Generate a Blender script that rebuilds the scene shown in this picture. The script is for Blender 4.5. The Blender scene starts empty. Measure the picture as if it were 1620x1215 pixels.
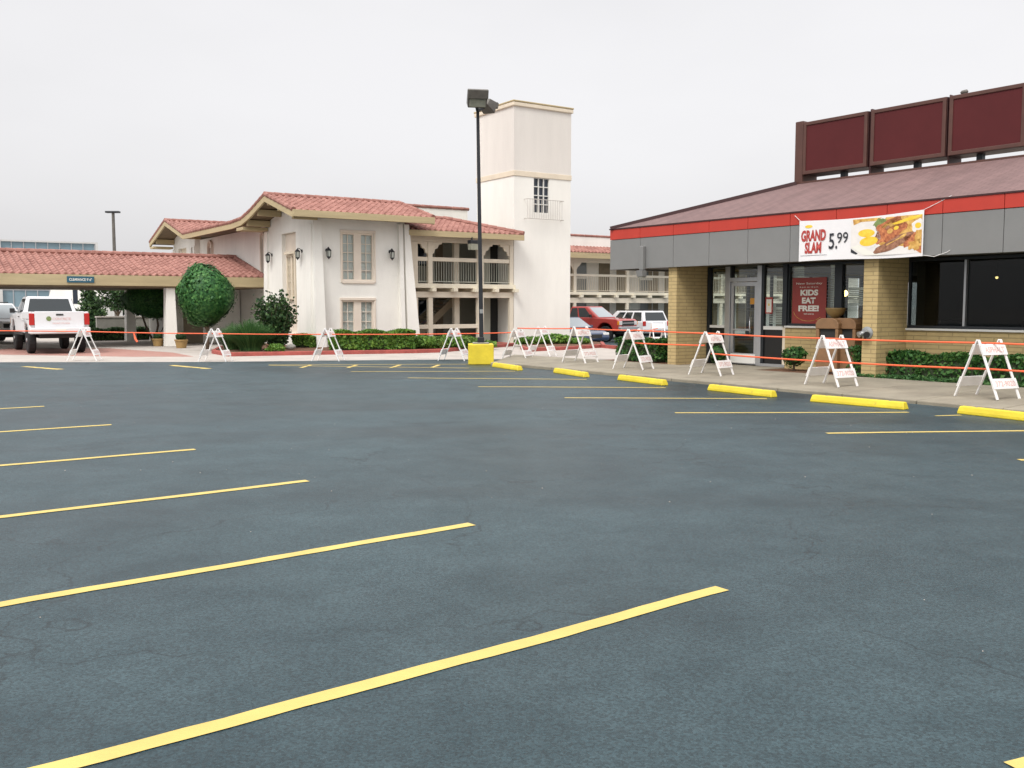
import bpy, math, random
import numpy as np
from mathutils import Vector, Matrix
random.seed(7)
R = math.radians
S = bpy.context.scene
C = S.collection

# ------------------------------------------------------------------ camera
H, F, HY = 1.7, 1500.0, 485.0            # eye height (m), focal length and horizon row of the 1620 px photograph
TH = math.atan((607.5 - HY) / F)
cam = bpy.data.objects.new('camera', bpy.data.cameras.new('camera'))
C.objects.link(cam)
cam.location = (0, 0, H); cam.rotation_euler = (math.pi / 2 - TH, 0, 0)
cam.data.sensor_width = 36; cam.data.lens = 36 * F / 1620
cam.data.clip_end = 3000; cam.data.clip_start = .1
S.camera = cam

# ------------------------------------------------------------------ sky, sun, exposure
SUN_EL, SUN_AZ = R(52), R(205)           # high haze-veiled sun behind the camera, a little to the left
W = bpy.data.worlds.new('World'); S.world = W; W.use_nodes = True
nt = W.node_tree; nt.nodes.clear()
def N(tree, kind, **kw):
    n = tree.nodes.new(kind)
    for k, v in kw.items():
        if k.startswith('_'): setattr(n, k[1:], v)
        else: n.inputs[k.replace('__', ' ')].default_value = v
    return n
out = N(nt, 'ShaderNodeOutputWorld')
sky = N(nt, 'ShaderNodeTexSky'); sky.sky_type = 'NISHITA'; sky.sun_disc = False
sky.sun_elevation = SUN_EL; sky.sun_rotation = SUN_AZ; sky.dust_density = 5; sky.air_density = 1
hs = N(nt, 'ShaderNodeHueSaturation', Saturation=.15, Value=1.0)
nt.links.new(sky.outputs[0], hs.inputs['Color'])
bgs = N(nt, 'ShaderNodeBackground', Strength=.06); nt.links.new(hs.outputs[0], bgs.inputs[0])
tc = N(nt, 'ShaderNodeTexCoord')
sep = N(nt, 'ShaderNodeSeparateXYZ'); nt.links.new(tc.outputs['Generated'], sep.inputs[0])
mr = N(nt, 'ShaderNodeMapRange'); mr.inputs['From Min'].default_value = .30; mr.inputs['From Max'].default_value = .95
mr.inputs['To Min'].default_value = .57; mr.inputs['To Max'].default_value = 1.55   # an overcast sky is brightest overhead
nt.links.new(sep.outputs['Z'], mr.inputs['Value'])
cl = N(nt, 'ShaderNodeTexNoise', Scale=1.6, Detail=4.0, Roughness=.55)
mp = N(nt, 'ShaderNodeMapping'); mp.inputs['Scale'].default_value = (1, 1, 2.6)
nt.links.new(tc.outputs['Generated'], mp.inputs[0]); nt.links.new(mp.outputs[0], cl.inputs['Vector'])
cm = N(nt, 'ShaderNodeMapRange'); cm.inputs['From Min'].default_value = .35; cm.inputs['From Max'].default_value = .65
cm.inputs['To Min'].default_value = .93; cm.inputs['To Max'].default_value = 1.03
nt.links.new(cl.outputs[0], cm.inputs['Value'])
mu = N(nt, 'ShaderNodeMath', _operation='MULTIPLY'); nt.links.new(mr.outputs[0], mu.inputs[0]); nt.links.new(cm.outputs[0], mu.inputs[1])
bgo = N(nt, 'ShaderNodeBackground'); bgo.inputs[0].default_value = (1.0, .985, 1.0, 1); nt.links.new(mu.outputs[0], bgo.inputs['Strength'])
ad = N(nt, 'ShaderNodeAddShader'); nt.links.new(bgs.outputs[0], ad.inputs[0]); nt.links.new(bgo.outputs[0], ad.inputs[1])
nt.links.new(ad.outputs[0], out.inputs[0])

sl = bpy.data.lights.new('sun', 'SUN'); sl.energy = 1.5; sl.angle = R(16); sl.color = (1, .97, .92)
sun = bpy.data.objects.new('sun', sl); C.objects.link(sun)
sd = Vector((math.sin(SUN_AZ) * math.cos(SUN_EL), math.cos(SUN_AZ) * math.cos(SUN_EL), math.sin(SUN_EL)))
sun.rotation_euler = sd.to_track_quat('Z', 'Y').to_euler(); sun.location = (-10, -20, 40)
S.view_settings.view_transform = 'Standard'; S.view_settings.look = 'None'
S.view_settings.exposure = 0.2; S.view_settings.gamma = 1
S.cycles.max_bounces = 6; S.cycles.transparent_max_bounces = 12

# ------------------------------------------------------------------ surveying helpers (photo pixel -> point on the ground)
cT, sT = math.cos(TH), math.sin(TH)
def ray(px, py):
    a = (px - 810) / F; b = (607.5 - py) / F
    return (a, cT + b * sT, -sT + b * cT)
def G(px, py, z=0.):
    d = ray(px, py); t = (z - H) / d[2]
    return Vector((d[0] * t, d[1] * t, z))
def col_on(A, d, px, py=485):            # distance along a horizontal line from A at which it crosses a column
    r = ray(px, py); det = -d[0] * r[1] + d[1] * r[0]
    return (A[0] * r[1] - A[1] * r[0]) / det

# ------------------------------------------------------------------ mesh builder
class MB:
    def __init__(s): s.v = []; s.f = []; s.m = []
    def add(s, vs, fs, mi=0):
        o = len(s.v); s.v += [tuple(v) for v in vs]
        for f in fs: s.f.append(tuple(o + i for i in f)); s.m.append(mi)
        return s
    def box(s, x0, x1, y0, y1, z0, z1, mi=0):
        v = [(x, y, z) for z in (z0, z1) for y in (y0, y1) for x in (x0, x1)]
        return s.add(v, [(0, 2, 3, 1), (4, 5, 7, 6), (0, 1, 5, 4), (2, 6, 7, 3), (0, 4, 6, 2), (1, 3, 7, 5)], mi)
    def hexa(s, b, t, mi=0):             # bottom ring and top ring of 4 points each
        n = len(b)
        return s.add(list(b) + list(t), [tuple(range(n))[::-1], tuple(range(n, 2 * n))] + [(i, (i + 1) % n, n + (i + 1) % n, n + i) for i in range(n)], mi)
    def bar(s, p, q, w, h, up=(0, 0, 1), mi=0):
        p, q = Vector(p), Vector(q); d = (q - p).normalized(); up = Vector(up)
        if abs(d.dot(up)) > .99: up = Vector((1, 0, 0))
        x = d.cross(up).normalized(); y = x.cross(d).normalized()
        c = [x * (w / 2) * i + y * (h / 2) * j for i, j in ((-1, -1), (1, -1), (1, 1), (-1, 1))]
        return s.hexa([p + k for k in c], [q + k for k in c], mi)
    def tube(s, pts, r, n=8, mi=0):
        pts = [Vector(p) for p in pts]; rs = r if isinstance(r, (list, tuple)) else [r] * len(pts)
        vs, fs = [], []
        for i, p in enumerate(pts):
            d = (pts[min(i + 1, len(pts) - 1)] - pts[max(i - 1, 0)]).normalized()
            up = Vector((0, 0, 1)) if abs(d.z) < .9 else Vector((1, 0, 0))
            x = d.cross(up).normalized(); y = x.cross(d)
            for k in range(n):
                a = 2 * math.pi * k / n; vs.append(p + (x * math.cos(a) + y * math.sin(a)) * rs[i])
        for i in range(len(pts) - 1):
            for k in range(n):
                fs.append((i * n + k, i * n + (k + 1) % n, (i + 1) * n + (k + 1) % n, (i + 1) * n + k))
        fs += [tuple(range(n))[::-1], tuple(range((len(pts) - 1) * n, len(pts) * n))]
        return s.add(vs, fs, mi)
    def lathe(s, prof, c=(0, 0, 0), axis='z', n=16, mi=0):
        vs, fs = [], []
        for r, z in prof:
            for k in range(n):
                a = 2 * math.pi * k / n; x, y = r * math.cos(a), r * math.sin(a)
                p = {'z': (x, y, z), 'y': (x, z, y), 'x': (z, x, y)}[axis]
                vs.append((c[0] + p[0], c[1] + p[1], c[2] + p[2]))
        for i in range(len(prof) - 1):
            for k in range(n): fs.append((i * n + k, i * n + (k + 1) % n, (i + 1) * n + (k + 1) % n, (i + 1) * n + k))
        fs += [tuple(range(n))[::-1], tuple(range((len(prof) - 1) * n, len(prof) * n))]
        return s.add(vs, fs, mi)
    def prism(s, poly, fn, mi=0):        # poly of (a, b); fn(a, b, 0|1) -> point
        n = len(poly)
        return s.hexa([fn(a, b, 0) for a, b in poly], [fn(a, b, 1) for a, b in poly], mi)
    def slab(s, poly, z0, z1, mi=0):
        return s.prism(poly, lambda a, b, k: (a, b, z1 if k else z0), mi)
    def wall(s, ax, c0, c1, a0, a1, z0, z1, openings=(), mi=0):
        """wall along axis ax ('x' or 'y') between a0..a1, thickness c0..c1, with rectangular holes (a0,a1,z0,z1)"""
        A = sorted({a0, a1, *[min(max(o[i], a0), a1) for o in openings for i in (0, 1)]})
        Z = sorted({z0, z1, *[min(max(o[i], z0), z1) for o in openings for i in (2, 3)]})
        def solid(i, j):
            if i < 0 or j < 0 or i >= len(A) - 1 or j >= len(Z) - 1: return False
            a, z = (A[i] + A[i + 1]) / 2, (Z[j] + Z[j + 1]) / 2
            return not any(o[0] < a < o[1] and o[2] < z < o[3] for o in openings)
        P = (lambda a, c, z: (a, c, z)) if ax == 'x' else (lambda a, c, z: (c, a, z))
        for i in range(len(A) - 1):
            for j in range(len(Z) - 1):
                if not solid(i, j): continue
                l, r, b, t = A[i], A[i + 1], Z[j], Z[j + 1]
                q = [[P(l, c0, b), P(r, c0, b), P(r, c0, t), P(l, c0, t)], [P(l, c1, b), P(l, c1, t), P(r, c1, t), P(r, c1, b)]]
                if not solid(i - 1, j): q.append([P(l, c0, b), P(l, c0, t), P(l, c1, t), P(l, c1, b)])
                if not solid(i + 1, j): q.append([P(r, c0, b), P(r, c1, b), P(r, c1, t), P(r, c0, t)])
                if not solid(i, j - 1): q.append([P(l, c0, b), P(l, c1, b), P(r, c1, b), P(r, c0, b)])
                if not solid(i, j + 1): q.append([P(l, c0, t), P(r, c0, t), P(r, c1, t), P(l, c1, t)])
                for k in q: s.add(k, [(0, 1, 2, 3)], mi)
        return s
    def build(s, name, mats, parent=None, bevel=0, smooth=False, seg=2, fix=True, loc=None):
        me = bpy.data.meshes.new(name); me.from_pydata(s.v, [], s.f)
        mats = mats if isinstance(mats, (list, tuple)) else [mats]
        for m in mats: me.materials.append(m)
        if len(mats) > 1: me.polygons.foreach_set('material_index', s.m)
        if smooth: me.polygons.foreach_set('use_smooth', [True] * len(me.polygons))
        if fix:
            import bmesh
            bm = bmesh.new(); bm.from_mesh(me)
            bmesh.ops.remove_doubles(bm, verts=bm.verts, dist=1e-5)
            bmesh.ops.recalc_face_normals(bm, faces=bm.faces); bm.to_mesh(me); bm.free()
        me.update()
        o = bpy.data.objects.new(name, me); C.objects.link(o)
        if parent: o.parent = parent
        if loc: o.location = loc
        if bevel:
            b = o.modifiers.new('bevel', 'BEVEL'); b.width = bevel; b.segments = seg; b.limit_method = 'ANGLE'; b.angle_limit = R(40)
        return o

def tag(o, label, cat, group=None):
    o['label'] = label; o['category'] = cat
    if group: o['group'] = group
    return o
def thing(name, label, cat, loc=(0, 0, 0), rz=0, group=None):
    o = bpy.data.objects.new(name, None); C.objects.link(o); o.empty_display_size = .2
    o.location = loc; o.rotation_euler = (0, 0, rz)
    return tag(o, label, cat, group)
def struct(o): o['kind'] = 'structure'; return o
def dup(root, loc, rz, label):
    def cp(o, par):
        c = o.copy(); C.objects.link(c); c.parent = par
        for ch in o.children: cp(ch, c)
        return c
    r = cp(root, None); r.location = loc; r.rotation_euler = (0, 0, rz); r['label'] = label
    return r

# ------------------------------------------------------------------ materials
def mat(name, col, rough=.7, bump=0, bscale=40, vary=0, vscale=3, metal=0, spec=.5, col2=None, streak=None, detail=4, coat=0):
    m = bpy.data.materials.new(name); m.use_nodes = True; t = m.node_tree
    b = t.nodes['Principled BSDF']; b.inputs['Roughness'].default_value = rough; b.inputs['Metallic'].default_value = metal
    b.inputs['Specular IOR Level'].default_value = spec; b.inputs['Base Color'].default_value = (*col, 1)
    if coat: b.inputs['Coat Weight'].default_value = coat; b.inputs['Coat Roughness'].default_value = .05
    co = N(t, 'ShaderNodeTexCoord')
    if vary or col2:
        n = N(t, 'ShaderNodeTexNoise', Scale=vscale, Detail=float(detail), Roughness=.65)
        mpn = N(t, 'ShaderNodeMapping'); mpn.inputs['Scale'].default_value = streak or (1, 1, 1)
        t.links.new(co.outputs['Object'], mpn.inputs[0]); t.links.new(mpn.outputs[0], n.inputs['Vector'])
        rp = N(t, 'ShaderNodeValToRGB'); e = rp.color_ramp.elements
        e[0].position = .3; e[1].position = .7
        e[0].color = (*[max(0, c * (1 - vary)) for c in col], 1); e[1].color = (*(col2 or [min(1, c * (1 + vary)) for c in col]), 1)
        t.links.new(n.outputs[0], rp.inputs[0]); t.links.new(rp.outputs[0], b.inputs['Base Color'])
    if bump:
        n2 = N(t, 'ShaderNodeTexNoise', Scale=bscale, Detail=3.0); t.links.new(co.outputs['Object'], n2.inputs['Vector'])
        bp = N(t, 'ShaderNodeBump', Strength=bump, Distance=.02); t.links.new(n2.outputs[0], bp.inputs['Height'])
        t.links.new(bp.outputs[0], b.inputs['Normal'])
    return m

M = {}
M['stucco'] = mat('white_stucco', (.82, .80, .745), .9, .5, 28, .085, .7, streak=(1, 1, .35), detail=6)
M['stucco_tower'] = mat('tower_stucco', (.82, .80, .745), .9, .4, 28, .06, .8, streak=(1, 1, .25), detail=6)
M['cream'] = mat('cream_trim_paint', (.69, .60, .47), .7, .15, 30, .07, 2)
M['pinkcream'] = mat('pale_peach_frame_paint', (.74, .65, .55), .7, .1, 30, .05, 2)
M['tan'] = mat('tan_fascia_paint', (.44, .355, .205), .75, .2, 20, .1, 2, streak=(.3, .3, 3))
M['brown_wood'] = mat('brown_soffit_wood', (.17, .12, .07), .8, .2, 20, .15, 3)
M['post'] = mat('pale_post_paint', (.70, .63, .51), .7, .1, 30, .05, 2)
M['greywall'] = mat('shaded_grey_green_wall', (.40, .40, .34), .85, .3, 28, .08, 1)  # back wall's balcony shade put into this grey-green; other parts share it
M['deck'] = mat('deck_edge_paint', (.74, .68, .54), .7, .1, 30, .06, 2)
M['door_brown'] = mat('brown_room_door', (.22, .18, .12), .6, 0, 0, .1, 2)
M['dark'] = mat('dark_recess', (.02, .02, .02), .8)
M['black_metal'] = mat('black_painted_metal', (.012, .014, .018), .45, .05, 60, .2, 4)
M['lampgrey'] = mat('weathered_bronze_housing', (.11, .10, .085), .5, .1, 40, .2, 5)
M['lens'] = mat('lamp_lens', (.30, .30, .24), .12, 0, 0, .15, 6)
M['frost'] = mat('pale_lantern_glass', (.45, .47, .42), .2)
M['yellow'] = mat('yellow_road_paint', (.58, .435, .125), .6, .15, 60, .10, 2.5)
def worn(m, dark, lo, hi, sc):
    t = m.node_tree; b = t.nodes['Principled BSDF']; src = b.inputs['Base Color'].links[0].from_socket; co = N(t, 'ShaderNodeTexCoord')
    n = N(t, 'ShaderNodeTexNoise', Scale=sc, Detail=6.0, Roughness=.75); t.links.new(co.outputs['Object'], n.inputs['Vector'])
    k = N(t, 'ShaderNodeMapRange'); k.inputs['From Min'].default_value = lo; k.inputs['From Max'].default_value = hi; t.links.new(n.outputs[0], k.inputs['Value'])
    x = N(t, 'ShaderNodeMix'); x.data_type = 'RGBA'; x.inputs[7].default_value = (*dark, 1); t.links.new(k.outputs[0], x.inputs[0]); t.links.new(src, x.inputs[6]); t.links.new(x.outputs[2], b.inputs['Base Color'])
worn(M['yellow'], (.20, .19, .10), .66, .78, 9)
M['yellow_block'] = mat('bright_yellow_block_paint', (.68, .535, .032), .55, .3, 25, .12, 3)
worn(M['yellow_block'], (.22, .19, .06), .64, .76, 4)
M['concrete'] = mat('pale_concrete', (.42, .38, .34), .9, .3, 50, .14, .9, detail=8)
M['walk'] = mat('sidewalk_concrete', (.26, .23, .175), .9, .4, 50, .24, 1.1, detail=8)
M['redkerb'] = mat('red_kerb_paint', (.34, .075, .06), .7, .3, 40, .25, 3)
M['mulch'] = mat('bark_mulch', (.13, .06, .03), .95, 1.0, 30, .5, 14)
M['grassm'] = mat('short_lawn', (.05, .11, .03), .95, 1.0, 60, .4, 12)
M['grey_panel'] = mat('grey_fascia_panel', (.20, .20, .195), .6, .05, 30, .05, 1.2)
M['red_panel'] = mat('red_fascia_band', (.47, .038, .022), .55, .03, 30, .08, 1.2)
M['maroon'] = mat('maroon_sign_face', (.088, .016, .017), .6, .05, 80, .08, 1, spec=.2)
M['maroon_trim'] = mat('maroon_sign_trim', (.085, .034, .024), .5, .05, 40, .15, 3)
M['maroon_dark'] = mat('dark_maroon_post', (.045, .014, .014), .5)
M['alu'] = mat('brushed_aluminium', (.48, .49, .50), .38, 0, 0, .06, 3, metal=.75)
M['alu_dark'] = mat('dark_bronze_mullion', (.03, .035, .04), .4, metal=.4)
M['kick'] = mat('black_kick_panel', (.010, .010, .010), .35)
M['white_sill'] = mat('white_sill_paint', (.70, .69, .65), .6)
M['white_paint'] = mat('white_board_paint', (.82, .80, .78), .6, .1, 40, .06, 4)
M['blind'] = mat('white_blind_slat', (.72, .70, .62), .6)
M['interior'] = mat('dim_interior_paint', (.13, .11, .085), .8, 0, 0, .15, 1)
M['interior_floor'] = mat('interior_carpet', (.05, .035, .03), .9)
M['vinyl'] = mat('dark_booth_vinyl', (.09, .03, .025), .5)
M['tape'] = mat('orange_barrier_tape', (.85, .14, .05), .55)
M['red_print'] = mat('red_letter_ink', (.42, .05, .04), .6)
M['pale_red_print'] = mat('faded_red_letter_ink', (.70, .46, .43), .7)
M['dark_print'] = mat('dark_letter_ink', (.02, .022, .03), .6)
M['white_print'] = mat('white_letter_ink', (.80, .78, .70), .6)
M['poster_red'] = mat('poster_red_ink', (.30, .035, .025), .45, 0, 0, .08, 3)
M['vinyl_white'] = mat('white_banner_vinyl', (.80, .78, .78), .5, .1, 12, .03, 2)
M['egg'] = mat('yolk_yellow_ink', (.85, .52, .02), .5, 0, 0, .1, 9, col2=(.90, .66, .08))
M['hash'] = mat('golden_food_ink', (.72, .32, .05), .5, 0, 0, .4, 11, col2=(.85, .55, .16))
M['bacon'] = mat('red_brown_food_ink', (.42, .07, .03), .5, 0, 0, .5, 14, col2=(.70, .26, .10))
M['sausage'] = mat('brown_food_ink', (.26, .10, .05), .5, 0, 0, .4, 16, col2=(.45, .22, .13))
M['plate'] = mat('plate_white_ink', (.78, .74, .70), .5, 0, 0, .06, 5)
M['greens'] = mat('green_food_ink', (.18, .24, .08), .5, 0, 0, .4, 16)
M['terracotta'] = mat('terracotta_pot', (.36, .23, .09), .8, .2, 30, .15, 3)
M['binbrown'] = mat('brown_bin_plastic', (.22, .12, .055), .6, .3, 60, .15, 4)
M['urn'] = mat('ochre_bowl', (.30, .20, .075), .5, .2, 40, .15, 4)
M['galv'] = mat('grey_cast_metal', (.30, .31, .31), .45, .1, 30, .15, 5, metal=.5)
M['bark'] = mat('grey_brown_bark', (.13, .095, .065), .95, .8, 25, .3, 6)
M['tyre'] = mat('tyre_rubber', (.015, .015, .016), .85, .2, 60)
M['rim'] = mat('wheel_alloy', (.42, .42, .43), .3, metal=.8)
M['glass_car'] = mat('tinted_car_glass', (.02, .027, .03), .06, spec=.7)
M['glass_front'] = mat('pale_windscreen', (.34, .38, .40), .08, spec=.8)
M['chrome'] = mat('dull_chrome', (.62, .62, .63), .22, metal=.9)
M['car_white'] = mat('white_car_paint', (.74, .74, .75), .3, coat=.6)
M['car_red'] = mat('red_car_paint', (.42, .028, .02), .3, coat=.7)
M['car_blue'] = mat('dark_blue_car_paint', (.03, .05, .11), .28, coat=.8)
M['tail'] = mat('red_tail_lens', (.45, .02, .015), .2)
M['head'] = mat('clear_headlight_lens', (.70, .70, .68), .1)
M['amber'] = mat('amber_lens', (.75, .28, .03), .2)
M['plastic'] = mat('black_trim_plastic', (.02, .02, .02), .6)
M['brickpave'] = None
M['signteal'] = mat('teal_sign_face', (.02, .10, .15), .5)
M['curtain'] = mat('pale_curtain', (.50, .53, .52), .9, .3, 30, .12, 12, streak=(8, 8, .3))
M['wingwall'] = mat('wing_wall_paint', (.80, .78, .72), .85, .2, 28, .06, 1)
M['farwall'] = mat('far_concrete_frame', (.55, .54, .52), .9, 0, 0, .05, 1)
M['retain'] = mat('grey_retaining_wall', (.27, .26, .23), .9, .5, 20, .18, 1.5)

def emis(name, col, st):
    m = bpy.data.materials.new(name); m.use_nodes = True; b = m.node_tree.nodes['Principled BSDF']
    b.inputs['Base Color'].default_value = (*col, 1); b.inputs['Emission Color'].default_value = (*col, 1); b.inputs['Emission Strength'].default_value = st
    return m
M['bulb'] = emis('warm_lamp_glow', (1, .68, .25), 6)

def glass(name, tint, refl_ior=1.45, gloss=(1, 1, 1)):
    m = bpy.data.materials.new(name); m.use_nodes = True; t = m.node_tree; t.nodes.clear()
    o = N(t, 'ShaderNodeOutputMaterial'); tr = N(t, 'ShaderNodeBsdfTransparent'); tr.inputs[0].default_value = (*tint, 1)
    gl = N(t, 'ShaderNodeBsdfGlossy', Roughness=.015); gl.inputs[0].default_value = (*gloss, 1)
    fr = N(t, 'ShaderNodeFresnel'); gg = N(t, 'ShaderNodeNewGeometry'); im = N(t, 'ShaderNodeMapRange'); im.inputs['To Min'].default_value = refl_ior; im.inputs['To Max'].default_value = 1 / refl_ior; t.links.new(gg.outputs['Backfacing'], im.inputs['Value']); t.links.new(im.outputs[0], fr.inputs['IOR']); mx = N(t, 'ShaderNodeMixShader')
    t.links.new(fr.outputs[0], mx.inputs[0]); t.links.new(tr.outputs[0], mx.inputs[1]); t.links.new(gl.outputs[0], mx.inputs[2])
    t.links.new(mx.outputs[0], o.inputs[0]); return m
M['glass'] = glass('shop_glass', (.93, .97, .955), 1.5)
M['glass_tint'] = glass('tinted_shop_glass', (.46, .50, .50), 1.30)
M['glass_room'] = glass('room_window_glass', (.97, .985, .975), 1.45)
M['glass_dark'] = mat('dark_window_glass', (.015, .022, .035), .05, spec=.6)
M['glass_far'] = mat('blue_grey_curtain_glass', (.17, .25, .29), .15, 0, 0, .2, .25, spec=.6)

def asphalt():
    m = bpy.data.materials.new('sealed_asphalt'); m.use_nodes = True; t = m.node_tree; b = t.nodes['Principled BSDF']
    co = N(t, 'ShaderNodeTexCoord')
    n1 = N(t, 'ShaderNodeTexNoise', Scale=.22, Detail=7.0, Roughness=.62, Distortion=.6)
    n2 = N(t, 'ShaderNodeTexNoise', Scale=1.5, Detail=6.0, Roughness=.7)
    n3 = N(t, 'ShaderNodeTexNoise', Scale=70.0, Detail=3.0, Roughness=.7)
    for n in (n2, n3): t.links.new(co.outputs['Object'], n.inputs['Vector'])
    sq = N(t, 'ShaderNodeMapping'); sq.inputs['Scale'].default_value = (.55, 1.3, 1); sq.inputs['Rotation'].default_value = (0, 0, R(8)); t.links.new(co.outputs['Object'], sq.inputs[0]); t.links.new(sq.outputs[0], n1.inputs['Vector'])   # the squeegee runs one way
    def mixf(a, b_, f):
        k = N(t, 'ShaderNodeMix'); k.data_type = 'FLOAT'; k.inputs[0].default_value = f
        t.links.new(a, k.inputs[2]); t.links.new(b_, k.inputs[3]); return k.outputs[0]
    h = mixf(mixf(n1.outputs[0], n2.outputs[0], .35), n3.outputs[0], .18)
    rp = N(t, 'ShaderNodeValToRGB'); e = rp.color_ramp.elements
    e[0].position = .40; e[0].color = (.008, .023, .029, 1); e[1].position = .60; e[1].color = (.040, .067, .076, 1)
    t.links.new(h, rp.inputs[0])
    # hairline cracks showing through the sealer here and there
    vo = N(t, 'ShaderNodeTexVoronoi', Scale=.33); vo.feature = 'DISTANCE_TO_EDGE'
    wp = N(t, 'ShaderNodeTexNoise', Scale=2.0, Detail=5.0); t.links.new(co.outputs['Object'], wp.inputs['Vector'])
    va = N(t, 'ShaderNodeVectorMath', _operation='MULTIPLY_ADD'); va.inputs[1].default_value = (.9, .9, .9)
    t.links.new(wp.outputs['Color'], va.inputs[0]); t.links.new(co.outputs['Object'], va.inputs[2]); t.links.new(va.outputs[0], vo.inputs['Vector'])
    cr = N(t, 'ShaderNodeMapRange'); cr.inputs['From Min'].default_value = .001; cr.inputs['From Max'].default_value = .006
    cr.inputs['To Min'].default_value = 1; cr.inputs['To Max'].default_value = 0; t.links.new(vo.outputs['Distance'], cr.inputs['Value'])
    gate = N(t, 'ShaderNodeMapRange'); gate.inputs['From Min'].default_value = .42; gate.inputs['From Max'].default_value = .52
    ng = N(t, 'ShaderNodeTexNoise', Scale=.5, Detail=2.0); t.links.new(co.outputs['Object'], ng.inputs['Vector']); t.links.new(ng.outputs[0], gate.inputs['Value'])
    cg = N(t, 'ShaderNodeMath', _operation='MULTIPLY'); t.links.new(cr.outputs[0], cg.inputs[0]); t.links.new(gate.outputs[0], cg.inputs[1])
    mx = N(t, 'ShaderNodeMix'); mx.data_type = 'RGBA'; mx.inputs[7].default_value = (.004, .008, .010, 1)
    cgs = N(t, 'ShaderNodeMath', _operation='MULTIPLY'); cgs.inputs[1].default_value = .55; t.links.new(cg.outputs[0], cgs.inputs[0])
    t.links.new(cgs.outputs[0], mx.inputs[0]); t.links.new(rp.outputs[0], mx.inputs[6])
    # stone grit: single pale and dark grains
    gv = N(t, 'ShaderNodeTexVoronoi', Scale=85.0); t.links.new(co.outputs['Object'], gv.inputs['Vector'])
    gs = N(t, 'ShaderNodeSeparateColor'); t.links.new(gv.outputs['Color'], gs.inputs[0])
    gm = N(t, 'ShaderNodeMapRange'); gm.inputs['To Min'].default_value = .62; gm.inputs['To Max'].default_value = 1.42; t.links.new(gs.outputs[0], gm.inputs['Value'])
    gh = N(t, 'ShaderNodeHueSaturation'); t.links.new(gm.outputs[0], gh.inputs['Value']); t.links.new(mx.outputs[2], gh.inputs['Color'])
    # darker stains and drips left by parked cars
    ov = N(t, 'ShaderNodeTexVoronoi', Scale=.42); ov.feature = 'SMOOTH_F1'; ow = N(t, 'ShaderNodeVectorMath', _operation='MULTIPLY_ADD'); ow.inputs[1].default_value = (.5, .5, .5)
    t.links.new(wp.outputs['Color'], ow.inputs[0]); t.links.new(co.outputs['Object'], ow.inputs[2]); t.links.new(ow.outputs[0], ov.inputs['Vector'])
    om = N(t, 'ShaderNodeMapRange'); om.inputs['From Min'].default_value = .05; om.inputs['From Max'].default_value = .42; om.inputs['To Min'].default_value = .80; t.links.new(ov.outputs['Distance'], om.inputs['Value'])
    oh = N(t, 'ShaderNodeHueSaturation'); t.links.new(om.outputs[0], oh.inputs['Value']); t.links.new(gh.outputs[0], oh.inputs['Color']); t.links.new(oh.outputs[0], b.inputs['Base Color'])
    rr = N(t, 'ShaderNodeMapRange'); rr.inputs['From Min'].default_value = .35; rr.inputs['From Max'].default_value = .65
    rr.inputs['To Min'].default_value = .42; rr.inputs['To Max'].default_value = .56; t.links.new(n1.outputs[0], rr.inputs['Value']); t.links.new(rr.outputs[0], b.inputs['Roughness'])
    b.inputs['Specular IOR Level'].default_value = .40; b.inputs['Specular Tint'].default_value = (.90, .98, 1, 1)
    bp = N(t, 'ShaderNodeBump', Strength=.30, Distance=.012); t.links.new(n3.outputs[0], bp.inputs['Height']); t.links.new(bp.outputs[0], b.inputs['Normal'])
    return m
M['asphalt'] = asphalt()

def brick(name, c1, c2, mortar, w=.40, h=.095, ms=.012):
    m = bpy.data.materials.new(name); m.use_nodes = True; t = m.node_tree; b = t.nodes['Principled BSDF']
    co = N(t, 'ShaderNodeTexCoord'); sp = N(t, 'ShaderNodeSeparateXYZ'); t.links.new(co.outputs['Object'], sp.inputs[0])
    a = N(t, 'ShaderNodeMath', _operation='ADD'); t.links.new(sp.outputs[0], a.inputs[0]); t.links.new(sp.outputs[1], a.inputs[1])
    cb = N(t, 'ShaderNodeCombineXYZ'); t.links.new(a.outputs[0], cb.inputs[0]); t.links.new(sp.outputs[2], cb.inputs[1])
    br = N(t, 'ShaderNodeTexBrick', Scale=1.0); br.inputs['Color1'].default_value = (*c1, 1); br.inputs['Color2'].default_value = (*c2, 1)
    br.inputs['Mortar'].default_value = (*mortar, 1); br.inputs['Brick Width'].default_value = w; br.inputs['Row Height'].default_value = h; br.inputs['Mortar Size'].default_value = ms
    t.links.new(cb.outputs[0], br.inputs['Vector'])
    n = N(t, 'ShaderNodeTexNoise', Scale=6.0, Detail=5.0); t.links.new(co.outputs['Object'], n.inputs['Vector'])
    hv = N(t, 'ShaderNodeHueSaturation'); mr_ = N(t, 'ShaderNodeMapRange'); mr_.inputs['To Min'].default_value = .8; mr_.inputs['To Max'].default_value = 1.2
    t.links.new(n.outputs[0], mr_.inputs['Value']); t.links.new(mr_.outputs[0], hv.inputs['Value']); t.links.new(br.outputs['Color'], hv.inputs['Color']); t.links.new(hv.outputs[0], b.inputs['Base Color'])
    bp = N(t, 'ShaderNodeBump', Strength=.5, Distance=.008); bp.invert = True; t.links.new(br.outputs['Fac'], bp.inputs['Height']); t.links.new(bp.outputs[0], b.inputs['Normal'])
    b.inputs['Roughness'].default_value = .85; return m
M['brick'] = brick('tan_brick', (.48, .365, .175), (.465, .35, .165), (.33, .25, .12), w=.60)

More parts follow.
